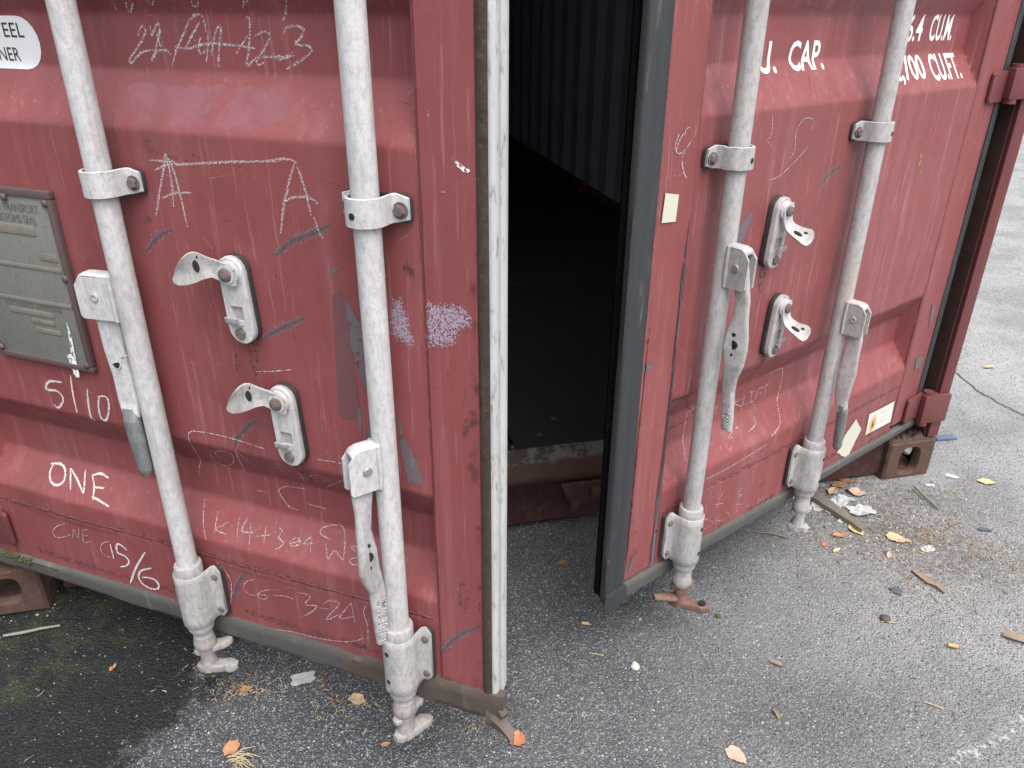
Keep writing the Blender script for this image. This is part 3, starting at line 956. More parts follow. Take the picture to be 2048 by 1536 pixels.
def rounded(w, t_, k=3, f=.46):
    """rounded-rectangle section (r, t) of width w and thickness t_"""
    rad = min(w, t_) * f
    out = []
    for sx, sy in ((1, 1), (-1, 1), (-1, -1), (1, -1)):
        cx, cy = sx * (w / 2 - rad), sy * (t_ / 2 - rad)
        for i in range(k + 1):
            a = math.atan2(sy, sx) - math.pi / 4 + math.pi / 2 * i / k
            out.append((cx + rad * math.cos(a), cy + rad * math.sin(a)))
    return out

def interp(st, n=8):
    out = []
    for a, b_ in zip(st, st[1:]):
        for i in range(n):
            t_ = i / n; t_ = t_ * t_ * (3 - 2 * t_) * .6 + t_ * .4
            out.append(tuple(p + (q - p) * t_ for p, q in zip(a, b_)))
    out.append(st[-1])
    return out

def handle(d, x, ang, st, m, grip=None):
    """st: stations (z, r, t, width, thickness, twist in degrees) from the pivot down"""
    b = B()
    rings = []
    for z, r, t_, w, th, tw in interp(st):
        ca, sa = math.cos(R(tw)), math.sin(R(tw))
        rings.append([P3(x, ang, r + p * ca - q * sa, t_ + p * sa + q * ca, z) for p, q in rounded(w, th)])
    b.loft(rings)
    o = b.done('lever_handle', m, d.e, 40)
    if grip:
        b = B()
        rings = []
        for z, r, t_, w, th, tw in interp(grip):
            rings.append([P3(x, ang, r + p, t_ + q, z) for p, q in rounded(w, th, 4)])
        b.loft(rings)
        b.done('handle_grip', 'grip', d.e, 50)
    return o

def oval_hole(d, x, ang, r, t_, z, wr, hz, side):
    b = B()
    b.loft([[P3(x, ang, r + wr * f * math.cos(2 * math.pi * k / 16), t_ + side * q, z + hz * f * math.sin(2 * math.pi * k / 16)) for k in range(16)] for q, f in ((-.003, 1), (.0006, 1), (.0007, .5))])
    return b.done('handle_hole', 'hole', d.e)

def foot(d, x, zb=.212, h=.106, hole_ang=0., visible=1):
    """lower bearing: a pressed sheet with two bolted ears bent round the bar, collars above and below"""
    path = [(-.0445, .0065), (-.036, .0066), (-.0285, .0080), (-.0245, .0130), (-.0230, .022)]
    for k in range(13):
        a = math.pi - math.pi * k / 12
        path.append((.0225 * math.cos(a), BAR_N + .0225 * math.sin(a)))
    path += [(-p[0], p[1]) for p in reversed(path[:5])]
    n = len(path)
    b = B()
    rings = []
    for i, (px, pn) in enumerate(path):
        q0 = Vector(path[max(i - 1, 0)]); q1 = Vector(path[min(i + 1, n - 1)])
        tg = (q1 - q0).normalized(); nm = Vector((-tg.y, tg.x))
        e = min(i, n - 1 - i)
        top = zb + h + (.004, .006, .004, .001, .000, .000)[min(e, 5)]
        bot = zb + (.006, .002, .003, .003, .001, -.001)[min(e, 5)]
        if e == 0:
            top -= .010; bot += .006
        ring = []
        hs_ = [bot + (top - bot) * k / 8 for k in range(9)]
        for zz in hs_:
            w = noise.noise(Vector((px * 40, zz * 30, x * 9))) * .0009
            ring.append(Vector((x + px + nm.x * (.005 + w), -(pn + nm.y * (.005 + w)), zz)))
        ring.append(Vector((x + px + nm.x * .003, -(pn + nm.y * .003), top + .002)))
        for zz in reversed(hs_):
            ring.append(Vector((x + px, -pn, zz)))
        ring.append(Vector((x + px + nm.x * .003, -(pn + nm.y * .003), bot - .002)))
        rings.append(ring)
    b.loft(rings)
    b.done('bearing_bracket', 'galv_cast', d.e, 50)
    for s in (-1, 1):
        b = B()
        out = []
        for sx, sz in ((1, 1), (-1, 1), (-1, -1), (1, -1)):
            cx, cz = x + s * .0375 + sx * .0020, zb + h / 2 + .001 + sz * (h / 2 - .0075)
            for k in range(4):
                a = math.atan2(sz, sx) - math.pi / 4 + math.pi / 2 * k / 3
                out.append(Vector((cx + .007 * math.cos(a), -.0008, cz + .007 * math.sin(a))))
        b.poly(out, Vector((0, -.005, 0)))
        b.done('bracket_pad', 'rubber', d.e)
    for s in (-1, 1):
        for zz in (zb + .089, zb + .017):
            b = B()
            rivet(b, x + s * .0350, -.0112, zz, .0066, .0040, 14)
            b.done('bolt', 'rust_bolt', d.e, 40)
    b = B()
    b.rev([(.018, zb + h + .019), (.0218, zb + h + .0185), (.0230, zb + h + .016), (.0232, zb + h - .002), (.0220, zb + h - .014), (.018, zb + h - .016)], x, -BAR_N, 28)
    b.done('bar_collar', 'galv_cast', d.e, 45)
    b = B()
    b.rev([(.018, zb + .012), (.0215, zb + .010), (.0228, zb - .002), (.0230, zb - .013), (.0215, zb - .019), (.018, zb - .021)], x, -BAR_N, 28)
    b.done('bar_collar', 'galv_cast', d.e, 45)
    hx, hn = math.sin(R(hole_ang)), math.cos(R(hole_ang))
    nrm = Vector((hx, -hn, 0)); tx = Vector((hn, hx, 0))
    for zz in (zb + .082, zb + .024):
        c_ = Vector((x + .0279 * hx, -(BAR_N + .0279 * hn), zz))
        b = B()
        b.loft([[c_ - nrm * q + (tx * math.cos(2 * math.pi * k / 14) + Vector((0, 0, 1)) * math.sin(2 * math.pi * k / 14)) * .0040 * f for k in range(14)] for q, f in ((.003, 1), (-.0002, 1), (-.0003, .6))])
        b.done('grease_hole', 'hole', d.e)

def cam_end(d, x, zt, ang, m, low_hole=False, up_len=.046, low_len=.052):
    """forged cam: waisted neck and bulge, then two hooked jaws, one over the other, pointing along ang (0 = +x, 90 = outwards)"""
    b = B()
    b.rev([(.0165, zt + .02), (.0170, zt), (.0168, zt - .010), (.0182, zt - .020), (.0198, zt - .028), (.0192, zt - .035), (.0150, zt - .043)], x, -BAR_N, 24)
    b.done('cam_neck', m if m != 'rust_cam' else 'galv_cast', d.e, 38)
    b = B()
    a = R(ang)
    ux = Vector((math.cos(a), -math.sin(a), 0)); uy = Vector((math.sin(a), math.cos(a), 0))
    base = Vector((x, -BAR_N, 0))
    b.rev([(.0155, zt - .040), (.0145, zt - .052), (.0125, zt - .062), (.0145, zt - .072), (.015, zt - .093), (.009, zt - .097)], x, -BAR_N, 18)
    def jaw(z0, z1, length, w, back, droop, hook):
        rings = []
        for i in range(11):
            t_ = i / 10
            s_ = -back + (length + back) * t_
            ww = w * (.62 + .38 * math.sin(math.pi * min(1, t_ * 1.25))) if t_ < .8 else w * (.9 - .9 * (t_ - .8) / .2 * .45)
            if i in (0, 10):
                ww *= .65
            zc = (z0 + z1) / 2 + droop * t_
            hz = (z1 - z0) / 2 * (1 if i not in (0, 10) else .7)
            lat = hook * t_ * t_
            ring = []
            for p, q in rounded(ww, hz * 2, 2, .16):
                ring.append(base + ux * s_ + uy * (p + lat) + Vector((0, 0, zc + q)))
            rings.append([v + Vector((noise.noise(v * 60), noise.noise(v * 60 + Vector((9, 0, 0))), noise.noise(v * 60 + Vector((0, 9, 0))))) * .0018 for v in ring])
        b.loft(rings)
    jaw(zt - .058, zt - .045, up_len, .024, .021, .016, .008)
    jaw(zt - .097, zt - .081, low_len, .027, .022, .004, -.006)
    b.done('cam_end', m, d.e, 28)
    if low_hole:
        c_ = base + ux * (low_len - .016) + uy * -.004 + Vector((0, 0, zt - .0742))
        b = B()
        b.loft([[c_ + (ux * math.cos(2 * math.pi * k / 16) + uy * math.sin(2 * math.pi * k / 16)) * .0075 * f + Vector((0, 0, q)) for k in range(16)] for q, f in ((-.004, 1), (.0006, 1), (.0008, .5))])
        b.done('cam_hole', 'hole', d.e)

for d, xs_ in ((DL, (-.572, -.1645)), (DR, (.1855, .6075))):
    for x in xs_:
        bar(d, x)
guide(DL, -.572, .981, -48)
guide(DL, -.1645, .980, -12)
guide(DR, .1855, .989, 12, .003)
guide(DR, .6075, .994, 10, .001)
for d, x in ((DL, -.572), (DL, -.1645), (DR, .1855), (DR, .6075)):
    guide(d, x, 2.2, 0)
hub(DL, -.572, .7825, .850, 6, False, .077)
hub(DL, -.1645, .600, .667, 55, True, .058)
hub(DR, .1855, .783, .852, 88, True, .054)
hub(DR, .6075, .595, .663, 86, False, .056)

# levers: a flat strap on the first bar, twisted crank straps on the others
h1 = handle(DL, -.572, 6, [(.825, .046, 0, .036, .012, 0), (.780, .041, 0, .043, .012, 0), (.73, .0425, .001, .037, .011, 0), (.687, .038, .002, .035, .011, 0), (.645, .037, .003, .036, .012, 0), (.622, .034, .007, .028, .018, 0)], 'galv',
            [(.636, .036, .005, .027, .015, 0), (.618, .033, .010, .027, .021, 0), (.585, .029, .013, .0265, .023, 0), (.530, .026, .014, .022, .021, 0), (.520, .026, .014, .015, .014, 0)])
h2 = handle(DL, -.1645, 55, [(.635, .034, 0, .030, .012, 0), (.588, .039, 0, .030, .012, 0), (.565, .040, .001, .027, .013, 16), (.532, .043, .003, .028, .014, 34), (.495, .041, .005, .036, .013, 28), (.465, .041, .005, .036, .013, 20), (.445, .037, .003, .032, .013, 8), (.418, .029, -.001, .026, .014, 0), (.335, .026, -.002, .024, .013, 0), (.315, .026, -.002, .021, .012, 0)], 'galv_cast')
h3 = handle(DR, .1855, 88, [(.822, .034, 0, .028, .012, 0), (.765, .046, 0, .028, .012, 0), (.740, .048, .001, .026, .013, -10), (.700, .047, .003, .040, .012, -22), (.680, .047, .004, .043, .012, -22), (.650, .048, .003, .036, .012, -14), (.622, .043, .000, .028, .013, -4), (.598, .042, -.003, .024, .014, 0), (.540, .047, -.005, .023, .012, 0), (.520, .048, -.005, .021, .011, 0)], 'galv_cast')
h4 = handle(DR, .6075, 86, [(.630, .035, 0, .028, .012, 0), (.585, .040, 0, .031, .012, 0), (.540, .040, .002, .033, .012, -8), (.510, .040, .003, .037, .012, -12), (.480, .039, .003, .033, .013, -8), (.445, .039, .001, .028, .015, 0), (.420, .045, .000, .024, .018, 0)], 'galv_dull_and_shade',
            [(.435, .042, 0, .024, .018, 0), (.418, .047, -.001, .023, .020, 0), (.38, .048, -.002, .021, .021, 0), (.335, .050, -.002, .019, .019, 0), (.328, .050, -.002, .013, .012, 0)])
oval_hole(DL, -.572, 6, .039, .0075, .708, .0062, .0050, 1)
oval_hole(DL, -.1645, 55, .043, .0118, .492, .0085, .0085, 1)
oval_hole(DL, -.1645, 55, .041, .0115, .512, .0036, .0030, 1)
oval_hole(DL, -.1645, 55, .042, .0115, .473, .0036, .0030, 1)
for z, wr, hz in ((.688, .0100, .0085), (.706, .0045, .0034), (.670, .0042, .0032)):
    oval_hole(DR, .1855, 88, .044, .0104, z, wr, hz, 1)

foot(DL, -.572, hole_ang=-45)
foot(DL, -.1645, hole_ang=-20)
foot(DR, .1855, .206, hole_ang=12)
foot(DR, .6075, .206, hole_ang=12)
cam_end(DL, -.572, .187, -24, 'galv_rusty', False, .046, .052)
cam_end(DL, -.1645, .187, -62, 'galv_rusty', False, .044, .048)
cam_end(DR, .1855, .180, 58, 'rust_cam', True, .024, .062)
cam_end(DR, .6075, .180, 62, 'galv_dull_and_shade', False, .024, .026)
# the second jaw of the rusty cam points back under the door
b = B()
rings = []
for i in range(8):
    t_ = i / 7
    rings.append([Vector((.1855 - .010 - .055 * t_ * .8 + p * .4, -BAR_N + .004 + .02 * t_ + p, .106 + q + .010 * t_)) for p, q in rounded(.026 * (1 - .55 * t_), .014, 2)])
b.loft(rings)
b.done('cam_jaw', 'rust_cam', DR.e, 50)

# ---- catch plates (hasps) with a swung-out flap each
def catch(d, x, z0, z1, lean, side, arm, lift):
    """rounded plate leaning a little, rubber pad behind, square window with a tongue, two bolts, one bent flap"""
    hw = .0205
    zc = (z0 + z1) / 2
    def T(p):
        return Vector((x + (p.x - x) + lean * (p.z - zc), p.y, p.z))
    b = B(); b.poly([T(p) for p in capsule(x, zc, hw + .0008, z0 - .0008, z1 + .0008, -.0 + .002, 9)], Vector((0, -.009, 0)), .001)
    b.done('catch_pad', 'rubber', d.e)
    b = B(); b.poly([T(p) for p in capsule(x, zc, hw + .0005, z0, z1, -.0072, 9)], Vector((0, -.0045, 0)), .001)
    b.done('catch_back_plate', 'galv_dull_and_shade', d.e)
    # front plate with a square window, made as a frame of loops
    b = B()
    yb, yf = -.0120, -.0172
    base = capsule(x, zc, hw, z0 + .0005, z1 - .0005, 0, 13)
    out = []
    for i, p in enumerate(base):
        q = base[(i + 1) % len(base)]
        m_ = max(1, int((q - p).length / .0022))
        out += [p.lerp(q, k / m_) for k in range(m_)]
    n = len(out)
    wz = z0 + (z1 - z0) * .36
    win_hw, win_hh = .0098, .0105
    def square(i):
        # start at right, counter-clockwise like the capsule outline
        a = 2 * math.pi * i / n
        p = out[i] - Vector((x, 0, wz))
        k = min(win_hw / max(abs(p.x), 1e-6), win_hh / max(abs(p.z), 1e-6))
        return Vector((x + p.x * k, 0, wz + p.z * k))
    inn = [square(i) for i in range(n)]
    ring = lambda pts, y: [b.b.verts.new(T(Vector((p.x, y, p.z)))) for p in pts]
    small = [Vector((x + (p.x - x) * .955, 0, zc + (p.z - zc) * .987)) for p in out]
    r = [ring(inn, yb), ring(inn, yf), ring(small, yf), ring(out, yf + .0012), ring(out, yb)]
    for a_, c_ in zip(r, r[1:]):
        for i in range(n):
            j = (i + 1) % n
            b.b.faces.new((a_[i], a_[j], c_[j], c_[i]))
    b.done('catch_plate', 'galv' if d is DL else 'galv_dull_and_shade', d.e, 40)  # right plates take a darker metal: their shade is put into the colour
    b = B()
    b.poly([T(Vector((x + p, -.0123, wz + q))) for p, q in ((-.0105, -.0112), (.0105, -.0112), (.0105, .0112), (-.0105, .0112))], Vector((0, -.0004, 0)))
    b.done('catch_window', 'galv_dull_and_shade', d.e)
    # tongue bent out below the window
    b = B()
    zt_ = wz - .013
    prof = [(-.0172, -.004), (-.0215, -.0035), (-.0245, .001), (-.0250, .008)]
    rings = []
    for y, dz in prof:
        rings.append([T(Vector((x + side * .004 + sx * .0105, y + ty, zt_ + dz + .0015))) for sx, ty in ((-1, 0), (1, 0), (1, -.0035), (-1, -.0035))])
    b.loft(rings)
    b.done('catch_tongue', 'galv_cast', d.e, 40)
    b = B(); q = T(Vector((x, 0, z0 + .0165)))
    hexbolt(b, q.x, -.0172, q.z, .0085, .006, .3, False); b.done('bolt', 'rust_bolt', d.e, 30)
    # flap: washer, pivot bolt and a bent blade reaching sideways and outwards
    pv = T(Vector((x, 0, z1 - .0225)))
    b = B()
    for r_, ya, yb_ in ((.0165, -.0172, -.0225), (.0135, -.0225, -.0262)):
        b.loft([[Vector((pv.x + r_ * math.cos(2 * math.pi * k / 20), yy, pv.z + r_ * math.sin(2 * math.pi * k / 20))) for k in range(20)] for yy in (ya, yb_)])
    b.done('catch_washer', 'galv', d.e, 40)
    b = B(); rivet(b, pv.x, -.0262, pv.z, .0098, .0065, 16); b.done('pivot_bolt', 'rust_bolt', d.e, 40)
    b = B()
    rings = []
    cen, acr = [], []
    for s_, up_, out_, wid, lo_ in arm:
        cen.append(Vector((pv.x + side * s_, -.0205 - out_, pv.z + up_)))
        acr.append(Vector((side * -math.sin(R(lo_)), 0, math.cos(R(lo_)))))
    nrms = []
    for i, (s_, up_, out_, wid, lo_) in enumerate(arm):
        tg = (cen[min(i + 1, len(arm) - 1)] - cen[max(i - 1, 0)]).normalized()
        nrm = acr[i].cross(tg).normalized()
        if nrm.y > 0:
            nrm = -nrm
        nrms.append((nrm, tg))
        a_ = acr[i]; c0 = cen[i]; th = .0042
        # the blade is dished: its rims stand a little proud
        rings.append([c0 + a_ * wid + nrm * .0012, c0 + a_ * wid * .97 + nrm * (th + .001), c0 + a_ * wid * .4 + nrm * th * .8, c0 + nrm * th * .7, c0 - a_ * wid * .4 + nrm * th * .8, c0 - a_ * wid * .97 + nrm * (th + .001), c0 - a_ * wid + nrm * .0012, c0 - nrm * .0003])
    b.loft(rings)
    b.done('catch_flap', 'galv_cast' if d is DL else 'galv_right', d.e, 45)
    for (k, f, off, hw_, hh_) in lift:
        c0 = cen[k].lerp(cen[k + 1], f) + acr[k] * off
        nrm, tg = nrms[k]
        b = B()
        b.loft([[c0 + nrm * q + (acr[k] * hh_ * math.sin(2 * math.pi * i / 14) + tg * hw_ * math.cos(2 * math.pi * i / 14)) * g_ for i in range(14)] for q, g_ in ((.002, 1), (.0046, 1), (.0047, .5))])
        b.done('flap_slot', 'hole', d.e)

# arm rows: sideways, up, outwards, half width, lean of the line across the blade
ARM_L = [(-.014, -.003, .000, .0110, 0), (-.006, -.001, .000, .0145, 0), (.010, .004, .001, .0145, -6), (.024, .008, .003, .0140, -10), (.036, .010, .008, .0185, -8), (.043, .009, .014, .0215, 2), (.050, .007, .020, .0222, 10), (.056, .005, .025, .0205, 18), (.061, .003, .027, .0160, 22), (.064, .002, .028, .0085, 24)]
ARM_R = [(.004, .013, .000, .0090, -88), (.002, .006, .000, .0130, -88), (.000, -.010, .001, .0125, -84), (.000, -.022, .004, .0120, -78), (.001, -.030, .011, .0125, -66), (.003, -.035, .022, .0125, -56), (.005, -.038, .032, .0140, -50), (.007, -.041, .043, .0165, -46), (.008, -.044, .050, .0150, -44), (.008, -.046, .054, .0075, -44)]
catch(DL, -.3905, .768, .894, -.05, -1, ARM_L, [(4, .6, .001, .0040, .0085), (4, .2, .0135, .0018, .0030)])
catch(DL, -.3375, .578, .7085, -.05, -1, ARM_L, [(4, .6, .001, .0040, .0085), (4, .2, .0135, .0018, .0030)])
catch(DR, .358, .7725, .901, .07, 1, ARM_R, [(5, .6, -.002, .0085, .0030), (6, .6, .006, .0035, .0020)])
catch(DR, .4065, .583, .709, .07, 1, ARM_R, [(5, .6, -.002, .0085, .0030), (6, .6, .006, .0035, .0020)])

